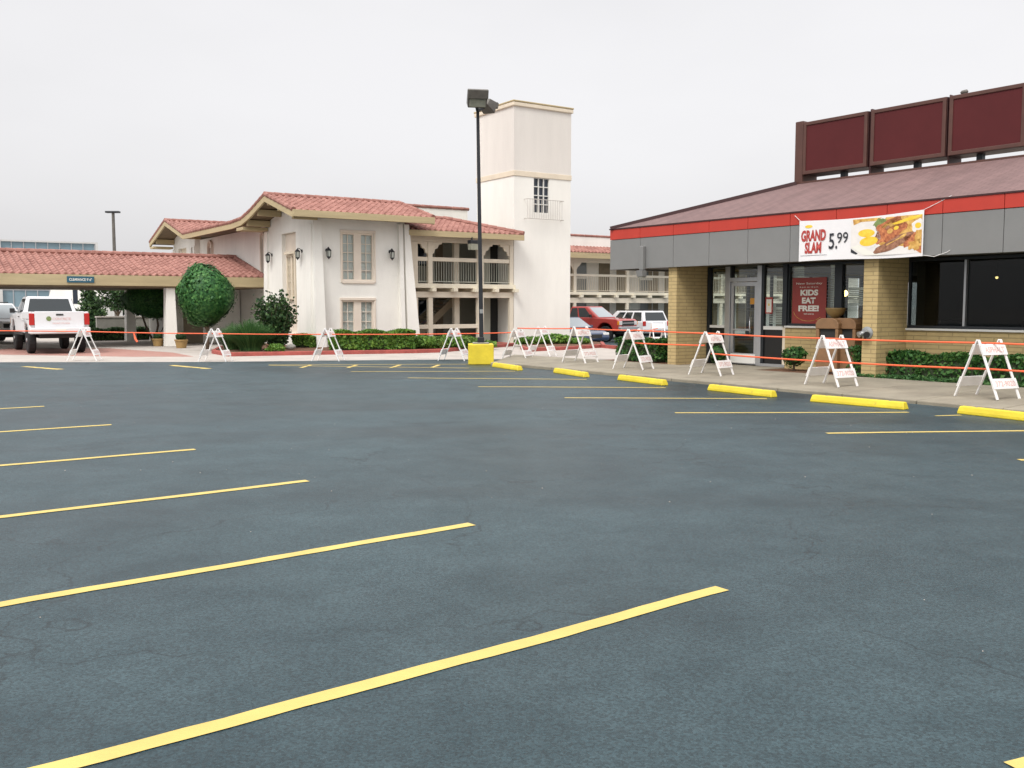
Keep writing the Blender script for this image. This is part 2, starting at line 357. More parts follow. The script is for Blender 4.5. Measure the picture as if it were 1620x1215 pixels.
def pavers():
    m = bpy.data.materials.new('red_brick_pavers'); m.use_nodes = True; t = m.node_tree; b = t.nodes['Principled BSDF']
    co = N(t, 'ShaderNodeTexCoord'); br = N(t, 'ShaderNodeTexBrick', Scale=1.0)
    br.inputs['Color1'].default_value = (.40, .19, .15, 1); br.inputs['Color2'].default_value = (.33, .15, .12, 1); br.inputs['Mortar'].default_value = (.30, .24, .21, 1)
    br.inputs['Brick Width'].default_value = .22; br.inputs['Row Height'].default_value = .11; br.inputs['Mortar Size'].default_value = .008
    t.links.new(co.outputs['Object'], br.inputs['Vector']); t.links.new(br.outputs[0], b.inputs['Base Color']); b.inputs['Roughness'].default_value = .85
    return m
M['brickpave'] = pavers()

def shingle():
    m = bpy.data.materials.new('brown_mauve_shingles'); m.use_nodes = True; t = m.node_tree; b = t.nodes['Principled BSDF']
    co = N(t, 'ShaderNodeTexCoord'); br = N(t, 'ShaderNodeTexBrick', Scale=1.0)
    br.inputs['Color1'].default_value = (.185, .112, .105, 1); br.inputs['Color2'].default_value = (.165, .10, .095, 1); br.inputs['Mortar'].default_value = (.12, .07, .068, 1)
    br.inputs['Brick Width'].default_value = .30; br.inputs['Row Height'].default_value = .14; br.inputs['Mortar Size'].default_value = .010
    t.links.new(co.outputs['Object'], br.inputs['Vector'])
    n = N(t, 'ShaderNodeTexNoise', Scale=1.2, Detail=6.0, Roughness=.7); mpn = N(t, 'ShaderNodeMapping'); mpn.inputs['Scale'].default_value = (2.6, .5, 1)
    t.links.new(co.outputs['Object'], mpn.inputs[0]); t.links.new(mpn.outputs[0], n.inputs['Vector'])
    hv = N(t, 'ShaderNodeHueSaturation'); mr_ = N(t, 'ShaderNodeMapRange'); mr_.inputs['From Min'].default_value = .3; mr_.inputs['From Max'].default_value = .7; mr_.inputs['To Min'].default_value = .80; mr_.inputs['To Max'].default_value = 1.2
    t.links.new(n.outputs[0], mr_.inputs['Value']); t.links.new(mr_.outputs[0], hv.inputs['Value']); t.links.new(br.outputs[0], hv.inputs['Color']); t.links.new(hv.outputs[0], b.inputs['Base Color'])
    b.inputs['Roughness'].default_value = .9; return m
M['shingle'] = shingle()

def island_mat(name, stops, rough=.6, trans=0., noise=.0):
    """colour picked per loose piece (a leaf, a clump), for foliage"""
    m = bpy.data.materials.new(name); m.use_nodes = True; t = m.node_tree; b = t.nodes['Principled BSDF']
    g = N(t, 'ShaderNodeNewGeometry'); rp = N(t, 'ShaderNodeValToRGB'); els = rp.color_ramp.elements
    while len(els) < len(stops): els.new(.5)
    for i, (p, c) in enumerate(stops): els[i].position = p; els[i].color = (*c, 1)
    co = N(t, 'ShaderNodeTexCoord'); n = N(t, 'ShaderNodeTexNoise', Scale=2.2, Detail=2.0); t.links.new(co.outputs['Object'], n.inputs['Vector'])
    k = N(t, 'ShaderNodeMix'); k.data_type = 'FLOAT'; k.inputs[0].default_value = .45
    t.links.new(g.outputs['Random Per Island'], k.inputs[2]); t.links.new(n.outputs[0], k.inputs[3]); t.links.new(k.outputs[0], rp.inputs[0])
    t.links.new(rp.outputs[0], b.inputs['Base Color']); b.inputs['Roughness'].default_value = rough; b.inputs['Specular IOR Level'].default_value = .25
    if trans:
        o = t.nodes['Material Output']; tl = N(t, 'ShaderNodeBsdfTranslucent'); mx = N(t, 'ShaderNodeMixShader'); mx.inputs[0].default_value = trans
        t.links.new(rp.outputs[0], tl.inputs[0]); t.links.new(b.outputs[0], mx.inputs[1]); t.links.new(tl.outputs[0], mx.inputs[2]); t.links.new(mx.outputs[0], o.inputs[0])
    return m
M['leaf_topiary'] = island_mat('topiary_leaves', [(.2, (.018, .075, .022)), (.5, (.042, .145, .038)), (.85, (.11, .25, .065))], .5, .12)
M['leaf_hedge'] = island_mat('hedge_leaves', [(.2, (.050, .120, .020)), (.55, (.115, .235, .035)), (.9, (.27, .40, .08))], .5, .2)
M['leaf_dark'] = island_mat('dark_shrub_leaves', [(.2, (.014, .038, .016)), (.55, (.038, .085, .028)), (.9, (.10, .165, .05))], .5, .15)
M['leaf_grass'] = island_mat('ornamental_grass_blades', [(.2, (.030, .09, .032)), (.55, (.075, .175, .055)), (.9, (.16, .28, .09))], .5, .2)
M['leaf_box'] = island_mat('clipped_box_leaves', [(.2, (.016, .065, .016)), (.55, (.045, .130, .028)), (.9, (.12, .22, .05))], .5, .15)
M['leaf_red'] = island_mat('mixed_shrub_leaves', [(.15, (.05, .11, .02)), (.5, (.105, .20, .035)), (.78, (.20, .28, .06)), (.95, (.24, .11, .045))], .5, .2)
M['core'] = mat('inner_shade_fill', (.035, .05, .022), .95, 1, 20)  # solid filler inside foliage; inner shade put into its dark colour

def tile_mat():
    m = bpy.data.materials.new('clay_roof_tile'); m.use_nodes = True; t = m.node_tree; b = t.nodes['Principled BSDF']
    co = N(t, 'ShaderNodeTexCoord')
    v = N(t, 'ShaderNodeTexVoronoi', Scale=1.0); mp_ = N(t, 'ShaderNodeMapping'); mp_.inputs['Scale'].default_value = (3.85, 2.7, 2.7)
    t.links.new(co.outputs['Object'], mp_.inputs[0]); t.links.new(mp_.outputs[0], v.inputs['Vector'])
    n = N(t, 'ShaderNodeTexNoise', Scale=1.1, Detail=5.0, Roughness=.7); t.links.new(co.outputs['Object'], n.inputs['Vector'])
    s2 = N(t, 'ShaderNodeSeparateColor'); t.links.new(v.outputs['Color'], s2.inputs[0])
    k = N(t, 'ShaderNodeMix'); k.data_type = 'FLOAT'; k.inputs[0].default_value = .5; t.links.new(s2.outputs[0], k.inputs[2]); t.links.new(n.outputs[0], k.inputs[3])
    rp = N(t, 'ShaderNodeValToRGB'); e = rp.color_ramp.elements
    e[0].position = .2; e[0].color = (.235, .10, .078, 1); e[1].position = .8; e[1].color = (.37, .18, .145, 1)
    t.links.new(k.outputs[0], rp.inputs[0]); t.links.new(rp.outputs[0], b.inputs['Base Color']); b.inputs['Roughness'].default_value = .85
    return m
M['tile'] = tile_mat()

# ------------------------------------------------------------------ lettering
def text_obj(name, body, m, parent, o, xd, up, width, height, depth=.002, bold=0, shear=0, align='fit'):
    cu = bpy.data.curves.new('lettering', 'FONT'); cu.body = body; cu.size = 1; cu.offset = bold; cu.shear = shear
    cu.resolution_u = 3; cu.align_x = 'CENTER'; cu.space_line = .85
    ob = bpy.data.objects.new('lettering', cu); C.objects.link(ob)
    dg = bpy.context.evaluated_depsgraph_get(); me = bpy.data.meshes.new_from_object(ob.evaluated_get(dg))
    bpy.data.objects.remove(ob); bpy.data.curves.remove(cu)
    co = np.empty(len(me.vertices) * 3); me.vertices.foreach_get('co', co); co = co.reshape(-1, 3)
    lo, hi = co.min(0), co.max(0); sx, sy = width / (hi[0] - lo[0]), height / (hi[1] - lo[1])
    o, xd, up = Vector(o), Vector(xd).normalized(), Vector(up).normalized(); nr = xd.cross(up)
    a = (co[:, 0] - lo[0]) * sx; b = (co[:, 1] - lo[1]) * sy
    pts = np.array(o)[None] + a[:, None] * np.array(xd)[None] + b[:, None] * np.array(up)[None] + depth * np.array(nr)[None]
    me.vertices.foreach_set('co', pts.ravel()); me.materials.clear(); me.materials.append(m); me.update(); me.name = name
    ob = bpy.data.objects.new(name, me); C.objects.link(ob); ob.parent = parent
    return ob

# ------------------------------------------------------------------ clay tile surface following a (q, z) path
def tile_roof(path, p0, p1, clip=None, pitch=.27, course=.40, A=.058):
    mb = MB(); seg = []; L = 0
    for (q0, z0), (q1, z1) in zip(path, path[1:]):
        l = math.hypot(q1 - q0, z1 - z0); n = max(1, round(l / course))
        up = z1 >= z0
        for i in range(n): seg.append((q0 + (q1 - q0) * i / n, z0 + (z1 - z0) * i / n, q0 + (q1 - q0) * (i + 1) / n, z0 + (z1 - z0) * (i + 1) / n, up))
    nx = max(2, int(round((p1 - p0) / pitch * 6)))
    xs = [p0 + (p1 - p0) * i / nx for i in range(nx + 1)]
    def h(x):
        t = ((x - p0) / pitch) % 1
        return A * math.sin(math.pi * t / .56) if t < .56 else -.35 * A * math.sin(math.pi * (t - .56) / .44)
    hx = [h(x) for x in xs]
    for q0, z0, q1, z1, up in seg:
        a, b = (.022, .0) if up else (0., .022)
        o = len(mb.v)
        for q, z, k in ((q0, z0, a), (q1, z1, b)):
            for x, hh in zip(xs, hx): mb.v.append((x, q, z + hh + k))
        # the thickness at the lower edge of the course
        ql, zl = (q0, z0) if up else (q1, z1)
        base = 0 if up else nx + 1
        o2 = len(mb.v)
        for x, hh in zip(xs, hx): mb.v.append((x, ql, zl + hh * .55 - .02))
        for i in range(nx):
            xm = (xs[i] + xs[i + 1]) / 2
            if clip and not clip(xm, (q0 + q1) / 2): continue
            mb.f.append((o + i, o + i + 1, o + nx + 2 + i, o + nx + 1 + i)); mb.m.append(0)
            mb.f.append((o2 + i, o2 + i + 1, o + base + i + 1, o + base + i)); mb.m.append(0)
    return mb
def ridge_tiles(mb, a, b, r=.13, step=.42):
    a, b = Vector(a), Vector(b); n = max(1, int((b - a).length / step)); d = (b - a) / n
    for i in range(n):
        p, q = a + d * i, a + d * (i + 1.06)
        mb.tube([p, q], [r, r * .86], 8)
    return mb

# ------------------------------------------------------------------ foliage
def leaves(name, P, Nn, size, m, parent, seed=0, elong=1.6, jitter=.9):
    rng = np.random.default_rng(seed); P = np.asarray(P, float); n = len(P); Nn = np.asarray(Nn, float)
    d = Nn + rng.normal(0, jitter, (n, 3)); d /= np.linalg.norm(d, axis=1)[:, None] + 1e-9
    r = rng.normal(0, 1, (n, 3)); t = np.cross(d, r); t /= np.linalg.norm(t, axis=1)[:, None] + 1e-9; b = np.cross(d, t)
    s = size * rng.uniform(.6, 1.35, n)[:, None]
    v = np.stack([P - t * s * elong * .5, P + b * s * .5 + d * s * .12, P + t * s * elong * .5, P - b * s * .5 + d * s * .12], 1).reshape(-1, 3)
    me = bpy.data.meshes.new(name); me.vertices.add(4 * n); me.vertices.foreach_set('co', v.ravel())
    me.loops.add(4 * n); me.polygons.add(n); me.loops.foreach_set('vertex_index', np.arange(4 * n, dtype=np.int32))
    me.polygons.foreach_set('loop_start', np.arange(0, 4 * n, 4, dtype=np.int32)); me.polygons.foreach_set('loop_total', np.full(n, 4, np.int32))
    me.materials.append(m); me.update(calc_edges=True); me.validate()
    o = bpy.data.objects.new(name, me); C.objects.link(o)
    if parent: o.parent = parent
    return o
def blob_pts(rng, n, c, rad, shell=.25, lump=.1, flat_bottom=None):
    """points through the outer shell of a lumpy ellipsoid, with outward normals"""
    d = rng.normal(0, 1, (n, 3)); d /= np.linalg.norm(d, axis=1)[:, None]
    ph = rng.uniform(0, 6.28, 6)
    l = 1 + lump * (np.sin(3 * d[:, 0] + ph[0]) * np.cos(4 * d[:, 2] + ph[1]) + .6 * np.sin(7 * d[:, 1] + ph[2]) * np.sin(6 * d[:, 0] + ph[3]))
    r = l * (1 - shell * rng.random(n) ** 1.7)
    return np.array(c) + d * r[:, None] * np.array(rad), d
def core_blob(name, c, rad, m, parent, k=.8):
    mb = MB(); prof = [(math.sin(a) * 1., -math.cos(a)) for a in np.linspace(.05, math.pi - .05, 9)]
    vs = MB().lathe(prof, n=12)
    mb.add([(c[0] + x * rad[0] * k, c[1] + y * rad[1] * k, c[2] + z * rad[2] * k) for x, y, z in vs.v], vs.f)
    return mb.build(name, m, parent, smooth=True)
def box_pts(rng, n, x0, x1, y0, y1, z0, z1, rough=.05):
    A = np.array([(y1 - y0) * (z1 - z0)] * 2 + [(x1 - x0) * (z1 - z0)] * 2 + [(x1 - x0) * (y1 - y0) * 1.3])
    k = rng.choice(5, n, p=A / A.sum()); P = np.stack([rng.uniform(x0, x1, n), rng.uniform(y0, y1, n), rng.uniform(z0, z1, n)], 1); Nn = np.zeros((n, 3))
    for i, (ax, val, sg) in enumerate(((0, x0, -1), (0, x1, 1), (1, y0, -1), (1, y1, 1), (2, z1, 1))):
        s = k == i; P[s, ax] = val - sg * rng.random(s.sum()) ** 2 * .18; Nn[s, ax] = sg
    P += np.sin(P[:, [1, 2, 0]] * 5.3) * rough + np.sin(P[:, [2, 0, 1]] * 11.1 + 1) * rough * .5
    return P, Nn

def hedge(name, label, a, b, depth, h, n, m, seed, size=.06, leafname='foliage'):
    a, b = Vector(a), Vector(b); d = b - a; L = d.length; rz = math.atan2(d.y, d.x)
    t = thing(name, label, 'hedge', a, rz)
    MB().box(.1, L - .1, .1, depth - .1, .02, h - .1).build('shade_core', M['core'], t)
    P, Nn = box_pts(np.random.default_rng(seed), n, 0, L, 0, depth, .03, h)
    leaves(leafname, P, Nn, size, m, t, seed); return t
def shrub(name, label, cat, loc, blobs, n, m, seed, size=.07, trunk=None, core=.72, shell=.5, lump=.14, group=None):
    t = thing(name, label, cat, loc, 0, group)
    rng = np.random.default_rng(seed); vol = [b[1][0] * b[1][1] + b[1][0] * b[1][2] for b in blobs]; PP, NN = [], []
    for (c, rad), w in zip(blobs, vol):
        P, Nn = blob_pts(rng, int(n * w / sum(vol)), c, rad, shell, lump); k = P[:, 2] > .02; PP.append(P[k]); NN.append(Nn[k])
    leaves('crown', np.concatenate(PP), np.concatenate(NN), size, m, t, seed)
    if core:
        mb = MB()
        for c, rad in blobs:
            pr = MB().lathe([(math.sin(a), -math.cos(a)) for a in np.linspace(.05, math.pi - .05, 8)], n=10)
            mb.add([(c[0] + x * rad[0] * core, c[1] + y * rad[1] * core, max(.01, c[2] + z * rad[2] * core)) for x, y, z in pr.v], pr.f)
        mb.build('shade_core', M['core'], t)
    if trunk:
        mb = MB()
        for pts, rs in trunk: mb.tube(pts, rs, 7)
        mb.build('trunk', M['bark'], t, smooth=True)
    return t

# ================================================================== GROUND
struct(MB().box(-700, 700, -300, 1500, -.9, -.30).build('ground', mat('far_pavement', (.27, .26, .25), .9, .3, 20, .15, .05)))
edge = [(-70, 28.6), (-15.70, 29.03), (-9.36, 29.2), (-3.05, 30.42), (-.06, 30.75), (2.8, 30.5), (12, 31.5), (60, 31.5)]
lot = struct(MB().slab([(-70, -25)] + [(60, -25)] + edge[::-1], -.2, 0).build('parking_lot', M['asphalt']))
struct(MB().slab([(x, y + .004) for x, y in edge] + [(60, 41), (3.2, 41), (.5, 45), (.5, 62), (-70, 62)], -.4, -.006).build('driveway', M['concrete']))
struct(MB().hexa([(.5, 45, -.4), (3.2, 41, -.4), (60, 41, -.4), (60, 46, -.4), (3.2, 46, -.4)], [(.5, 45.0, -.007), (3.2, 41, -.007), (60, 41, -.007), (60, 46, -.25), (3.2, 46, -.25)]).build('ramp', M['concrete']))
apron = [(-19.8, 34.2), (-13, 32.3), (-10.9, 32.4), (-12.6, 35.2), (-16.5, 38.8), (-20.5, 38.6)]
struct(MB().slab(apron, -.1, .0).build('paved_apron', M['brickpave']))
struct(MB().slab([(.5, 46.0), (3.2, 46), (60, 46), (60, 75), (.5, 75)], -.4, -.25).build('back_parking_lot', M['asphalt']))

def stripe(name, p, q, w=.105, m='yellow', jit=.004, seed=0, par=lot):
    """a hand-sprayed line: slightly uneven edges"""
    p, q = Vector(p), Vector(q); d = (q - p); L = d.length; d /= L; nn = Vector((-d.y, d.x, 0)); rg = random.Random(seed); n = max(2, int(L / .16)); vs = []; ph = rg.uniform(0, 6)
    for i in range(n + 1):
        c = p + d * (L * i / n) + nn * (.010 * math.sin(L * i / n * 1.3 + ph) + .006 * math.sin(L * i / n * 3.1 + 2 * ph)); a = w / 2 + rg.uniform(-jit, jit); b = w / 2 + rg.uniform(-jit, jit)
        vs += [(c + nn * a)[:2] + (.004,), (c - nn * b)[:2] + (.004,)]
    vs = [tuple(v) for v in vs]
    mb = MB().add(vs, [(2 * i, 2 * i + 1, 2 * i + 3, 2 * i + 2) for i in range(n)])
    return mb.build(name, M[m], par, fix=False)
def gl(a, b, **k): return stripe('stall_line', G(*a), G(*b), **k)
def ext(a, b, f):                        # continue a painted line out of the frame
    a, b = G(*a), G(*b); return a, b + (b - a) * f
SL = [((1145, 932), (90, 1215), .35), ((745, 829), (0, 958), .5), ((487, 761), (0, 818), .6), ((308, 711), (0, 737), 1.2), ((176, 672), (0, 683.5), 2), ((70, 643), (0, 647), 6)]
for i, (a, b, f) in enumerate(SL):
    p, q = ext(a, b, f); stripe('stall_line', p, q, seed=i)
p, q = ext((1607, 1217), (1700, 1192), 0); stripe('stall_line', p, p + (q - p).normalized() * 4, seed=61)
for i, (a, b) in enumerate([((1307, 685.5), (1700, 681)), ((1068, 653.5), (1437, 652.5)), ((893, 629.5), (1213, 631)), ((757, 612), (1053, 613.5)), ((645, 598), (928, 600.5)), ((555, 588), (815, 587.5))]):
    gl(a, b, seed=20 + i, w=.10)
p = G(1612, 728); stripe('stall_line', p, p + Vector((4, .05, 0)), seed=40)
gl((425, 577.3), (742, 576.3), w=.10, seed=31); gl((425, 578.2), (742, 582.5), w=.10, seed=32)
for x in (484, 558, 626, 688): gl((x - 8, 582), (x + 7, 577.5), w=.11, seed=x)
stripe('lane_dash', G(38, 580), G(97, 584.5), w=.20, seed=50, jit=.03); stripe('lane_dash', G(270, 578), G(331, 583.5), w=.20, seed=51, jit=.03)
stripe('lane_dash', G(1478, 658), G(1520, 657), w=.06, seed=52, jit=.02)

# ================================================================== RESTAURANT
dR = Vector((-1140, 1500)).normalized(); nR = Vector((dR.y, -dR.x))
p2 = Vector((8.015, 20.8)) - nR * .12
CR = p2 + dR * col_on(p2, dR, 965, 427)
RZ = math.atan2(-dR.y, -dR.x)
def ra(px, b, py=485): A = CR + nR * b; return col_on(A, -dR, px, py)
def RW(a, b, z=0.): v = CR - dR * a + nR * b; return Vector((v.x, v.y, z))
AE, BE = 25.5, 15.0                       # the building runs on out of the frame to the right
rest = thing('restaurant', 'low tan brick diner with mauve shingle roof and red and grey fascia', 'restaurant', RW(0, 0), RZ)

# pavement in front, poured in bays
def bf(a): return -2.62 - .055 * a
mb = MB()
def zs(a, b): return .15 + .07 * max(-3.9, min(0, b)) / 2.7 * 1.0
def bay(poly): mb.prism(poly, lambda a, b, k: (a, b, zs(a, b) if k else -.05))
bay([(-2.1, -2.72), (-.96, -2.66), (-.96, -.02), (-4.4, -.12)])
a = -.95
while a < 24:
    bay([(a, bf(a)), (a + 1.515, bf(a + 1.515)), (a + 1.515, -.006), (a, -.006)]); a += 1.53
bay([(2.75, 0), (5.12, 0), (5.12, 1.30), (2.75, 1.30)])
sw = struct(mb.build('sidewalk', M['walk'], bevel=.018, loc=RW(0, 0))); sw.rotation_euler = (0, 0, RZ)
mb = MB(); mb.slab([(-.6, .0), (2.72, .0), (2.72, 1.6), (2.2, 5), (-.2, 4)], -.05, .13); mb.slab([(5.14, 0), (8.0, 0), (8.0, 1.3), (5.14, 1.3)], -.05, .13); mb.slab([(8.0, .35), (24, .35), (24, 1.3), (8.0, 1.3)], -.05, .15)
bd = struct(mb.build('mulch_bed', M['mulch'], loc=RW(0, 0))); bd.rotation_euler = (0, 0, RZ)
lw = struct(MB().slab([(8.0, .0), (24, .0), (24, .349), (8.0, .349)], -.05, .14).build('lawn_strip', M['grassm'], loc=RW(0, 0))); lw.rotation_euler = (0, 0, RZ)
rng = np.random.default_rng(5); n = 9000
gp = np.stack([rng.uniform(8.0, 24, n), rng.uniform(-.03, .5, n), rng.uniform(.14, .20, n)], 1)
gr = leaves('grass', gp, np.tile([0, .3, .8], (n, 1)), .05, M['leaf_grass'], None, 9, 2.4); gr.location = RW(0, 0); gr.rotation_euler = (0, 0, RZ); gr['kind'] = 'stuff'

ZF, ZR, ZT = 2.75, 3.595, 3.88            # fascia foot, red band foot, eave
WB = 1.32                                 # window wall, set back under the eave
aP1, aP1b, aP2, aP2b = ra(1057, .12), ra(1070, .12), ra(1365, .12), ra(1388, .12)
pw = aP1b - aP1
# fascia cladding, 1.235 m panels
edges = [0] + [1.21 + 1.2385 * i for i in range(20)]
for a0, a1 in zip(edges, edges[1:]):
    MB().box(a0 + .006, a1 - .006, 0, .09, ZF, ZR - .006).build('fascia_panel', M['grey_panel'], rest, bevel=.006)
    MB().box(a0 + .006, a1 - .006, -.012, .09, ZR + .004, ZT).build('red_band_panel', M['red_panel'], rest, bevel=.005)
MB().box(.01, edges[-1], .092, .14, ZF + .02, ZT - .03).build('fascia_backing', M['dark'], rest)
for b0 in np.arange(.10, BE - 1, 2.4):
    MB().box(-.0, .09, b0, b0 + 2.39, ZF, ZR - .006).build('fascia_panel', M['grey_panel'], rest)
    MB().box(-.012, .09, b0, b0 + 2.39, ZR + .004, ZT).build('red_band_panel', M['red_panel'], rest)
MB().box(-.02, edges[-1], -.03, .12, ZT + .002, ZT + .035).build('drip_edge', M['maroon_dark'], rest)
MB().box(.10, AE, .142, BE, ZF + .05, ZF + .10).build('soffit', mat('dark_soffit', (.16, .15, .13), .8), rest)
# hipped shingle roof round a flat well
I, ZRg = 3.62, 5.09
r = MB(); o0, e0 = -.03, ZT + .037
r.add([(0, 0, e0), (AE, 0, e0), (AE, I, ZRg), (I, I, ZRg)], [(0, 1, 2, 3)])
r.add([(0, 0, e0), (I, I, ZRg), (I, BE - I, ZRg), (0, BE, e0)], [(0, 1, 2, 3)])
r.add([(0, BE, e0), (I, BE - I, ZRg), (AE, BE - I, ZRg), (AE, BE, e0)], [(0, 1, 2, 3)])
r.build('roof', M['shingle'], rest, fix=False)
MB().bar((.0, .0, e0 + .01), (I, I, ZRg + .02), .30, .09).build('hip_cap', M['maroon_dark'], rest)
MB().bar((I, I + .02, ZRg + .02), (AE, I + .02, ZRg + .015), .10, .05).build('ridge_trim', M['maroon_trim'], rest)
MB().box(I + .1, AE, I + .1, BE - I, ZRg - .35, ZRg - .3).build('roof_well', M['concrete'], rest)
# brick piers
def pier(a0, a1): MB().box(a0, a1, .12, WB + .02, 0, ZF + .05).build('brick_pier', M['brick'], rest, bevel=.008)
pier(aP1, aP1b); pier(aP2, aP2b); pier(ra(1388, .12) + 6.2, ra(1388, .12) + 6.2 + pw); pier(ra(1388, .12) + 12.4, ra(1388, .12) + 12.4 + pw)
# knee walls under the windows, end wall and back wall
aD0, aD1 = ra(1150, WB), ra(1205, WB)     # door
aS1 = ra(1243, WB); a0w = aP1b + .0
SZ = 1.165
MB().box(aS1, aP2, WB, WB + .2, 0, SZ).build('knee_wall', M['brick'], rest)
MB().box(aP2b, AE, WB, WB + .2, 0, SZ).build('knee_wall', M['brick'], rest)
MB().box(aS1 - .0, aP2, WB - .05, WB + .16, SZ + .002, SZ + .05).build('window_sill', M['white_sill'], rest, bevel=.006)
MB().box(aP2b, AE, WB - .05, WB + .16, SZ + .002, SZ + .05).build('window_sill', M['white_sill'], rest, bevel=.006)
ew = [(1.62, 3.30, .80, 2.68), (3.48, 5.20, .80, 2.68), (5.38, 7.10, .80, 2.68), (7.28, 9.0, .80, 2.68), (9.3, 13.2, 1.0, 2.6)]
MB().wall('y', aP1 + .05, aP1 + .28, WB + .03, BE - 1.2, 0, ZF + .05, ew).build('end_wall', M['brick'], rest)
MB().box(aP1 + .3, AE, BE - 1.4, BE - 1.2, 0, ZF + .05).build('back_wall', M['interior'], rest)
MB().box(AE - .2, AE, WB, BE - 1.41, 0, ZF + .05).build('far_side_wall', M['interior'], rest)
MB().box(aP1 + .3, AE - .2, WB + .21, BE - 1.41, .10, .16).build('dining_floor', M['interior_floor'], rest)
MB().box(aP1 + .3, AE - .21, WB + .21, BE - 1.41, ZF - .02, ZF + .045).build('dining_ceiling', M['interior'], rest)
MB().box(8.0, 8.2, 2.4, BE - 1.41, .16, ZF - .02).build('partition', M['interior'], rest)  # added unseen wall, placed to keep end-window light out of right panes
for b0, b1, z0, z1 in ew:                 # windows of the end wall, blinds half drawn
    f = MB()
    for z in (z0 + .03, z1 - .03): f.box(aP1 + .12, aP1 + .2, b0, b1, z - .03, z + .03)
    for b in (b0 + .03, (b0 + b1) / 2, b1 - .03): f.box(aP1 + .12, aP1 + .2, b - .03, b + .03, z0 + .06, z1 - .06)
    w = f.build('window', M['alu_dark'], rest)
    MB().box(aP1 + .155, aP1 + .163, b0 + .06, b1 - .06, z0 + .06, z1 - .06).build('pane', M['glass_room'], w)
    s = MB(); z = z1 - .1
    while z > z0 + .75:
        s.bar((aP1 + .36, b0 + .05, z), (aP1 + .36, b1 - .05, z), .035, .004, up=(.12, 0, 1)); z -= .10
    s.box(aP1 + .34, aP1 + .38, b0 + .04, b1 - .04, z1 - .08, z1 - .02); s.build('blind', M['blind'], rest)
# glazed front: side light, door, side light, window bays
def mull(a0, a1, z0, z1, b0=WB + .02, b1=WB + .12, m='alu', par=rest, name='mullion'): return MB().box(a0, a1, b0, b1, z0, z1).build(name, M[m], par, bevel=.005)
def pane(a0, a1, z0, z1, par, m='glass', b=WB + .08): return MB().box(a0, a1, b, b + .008, z0, z1).build('pane', M[m], par)
ZW = 2.77
aL0, aL1 = aP1b + .01, ra(1151, WB)
w = MB().box(aL0, aL0 + .10, WB + .02, WB + .12, .16, ZW).build('window', M['alu_dark'], rest)
MB().box(aL0 + .10, aL1 - .10, WB + .02, WB + .12, SZ - .04, SZ + .03).build('frame', M['white_sill'], w)
MB().box(aL0 + .10, aL1 - .10, WB + .06, WB + .10, .17, SZ - .04).build('kick_panel', M['kick'], w)
pane(aL0 + .10, aL1 - .10, SZ + .03, ZW, w)
aj0, aj1 = ra(1154.5, WB), ra(1197, WB); aj2 = ra(1204, WB)
w = MB().box(aL1 - .10, aj0, WB + .0, WB + .14, .15, ZW).build('door_frame', M['alu'], rest, bevel=.006)
MB().box(aj1, aj2, WB, WB + .14, .15, ZW).build('jamb', M['alu'], w, bevel=.006)
MB().box(aj0, aj1, WB, WB + .14, 2.36, 2.47).build('header', M['alu'], w, bevel=.006)
MB().box(aj0, aj0 + .05, WB - .01, WB + .13, 2.47, ZW).build('transom_bar', M['alu_dark'], w)
pane(aj0 + .05, aj1, 2.47, ZW, w)
door = MB().wall('x', WB + .03, WB + .10, aj0 + .01, aj1 - .01, .17, 2.35, [(aj0 + .10, aj1 - .10, .46, 2.24)]).build('door', M['alu'], rest, bevel=.005)
pane(aj0 + .10, aj1 - .10, .46, 2.24, door)
MB().box(aj0 + .03, aj1 - .03, WB + .015, WB + .028, .20, .44).build('kick_plate', M['white_sill'], door)
hd = MB(); hx = aj1 - .17
hd.tube([(hx, WB + .03, 1.45), (hx, WB - .06, 1.42), (hx, WB - .06, 1.02), (hx, WB + .03, .99)], .016, 8).build('handle', M['chrome'], door, smooth=True)
MB().box(aj0 + .10, aj1 - .2, WB + .015, WB + .05, 1.06, 1.11).build('push_bar', M['alu'], door, bevel=.005)
aR0 = aj2; aR1 = ra(1238, WB)
w = MB().box(aR0, aR0 + .07, WB + .02, WB + .12, .16, ZW).build('window', M['alu_dark'], rest)
MB().box(aR0 + .07, aR1, WB + .02, WB + .12, SZ - .06, SZ + .03).build('frame', M['white_sill'], w)
MB().box(aR0 + .07, aR1, WB + .06, WB + .10, .22, SZ - .06).build('kick_panel', M['kick'], w)
MB().box(aR0, aS1, WB - .0, WB + .14, .15, .22).build('bottom_rail', M['alu'], w)
MB().box(aR1, aS1, WB + .02, WB + .12, .22, SZ).build('jamb', M['cream'], w)
pane(aR0 + .07, aR1, SZ + .03, ZW, w)
MB().box(aR1, aS1 + .04, WB - .02, WB + .14, SZ + .052, ZW).build('mullion', M['alu_dark'], rest, bevel=.005)
def bayw(a0, a1, splits, m):
    w = MB()
    w.wall('x', WB + .02, WB + .12, a0, a1, SZ + .052, ZW, [(a0 + .04, a1 - .04, SZ + .11, ZW - .06)])
    w = w.build('window', M['alu_dark'], rest, bevel=.004)
    xs = [a0] + [x for s in splits for x in s] + [a1]
    for i, (l, r_) in enumerate(zip(xs[::2], xs[1::2])): pane(l, r_, SZ + .11, ZW - .06, w, m)
    for s in splits: MB().box(s[0], s[1], WB + .0, WB + .13, SZ + .11, ZW - .06).build('mullion', M['alu_dark'] if m == 'glass' else M['alu'], w, bevel=.004)
    return w
bayw(aS1 + .042, aP2, [(ra(1319, WB), ra(1331, WB))], 'glass')
aB = ra(1435, WB); aM = ra(1525, WB)
bayw(aP2b, ra(1388, .12) + 6.2, [(aM - .025, aM + .025)] + [(aM + 1.9, aM + 1.95)], 'glass_tint')
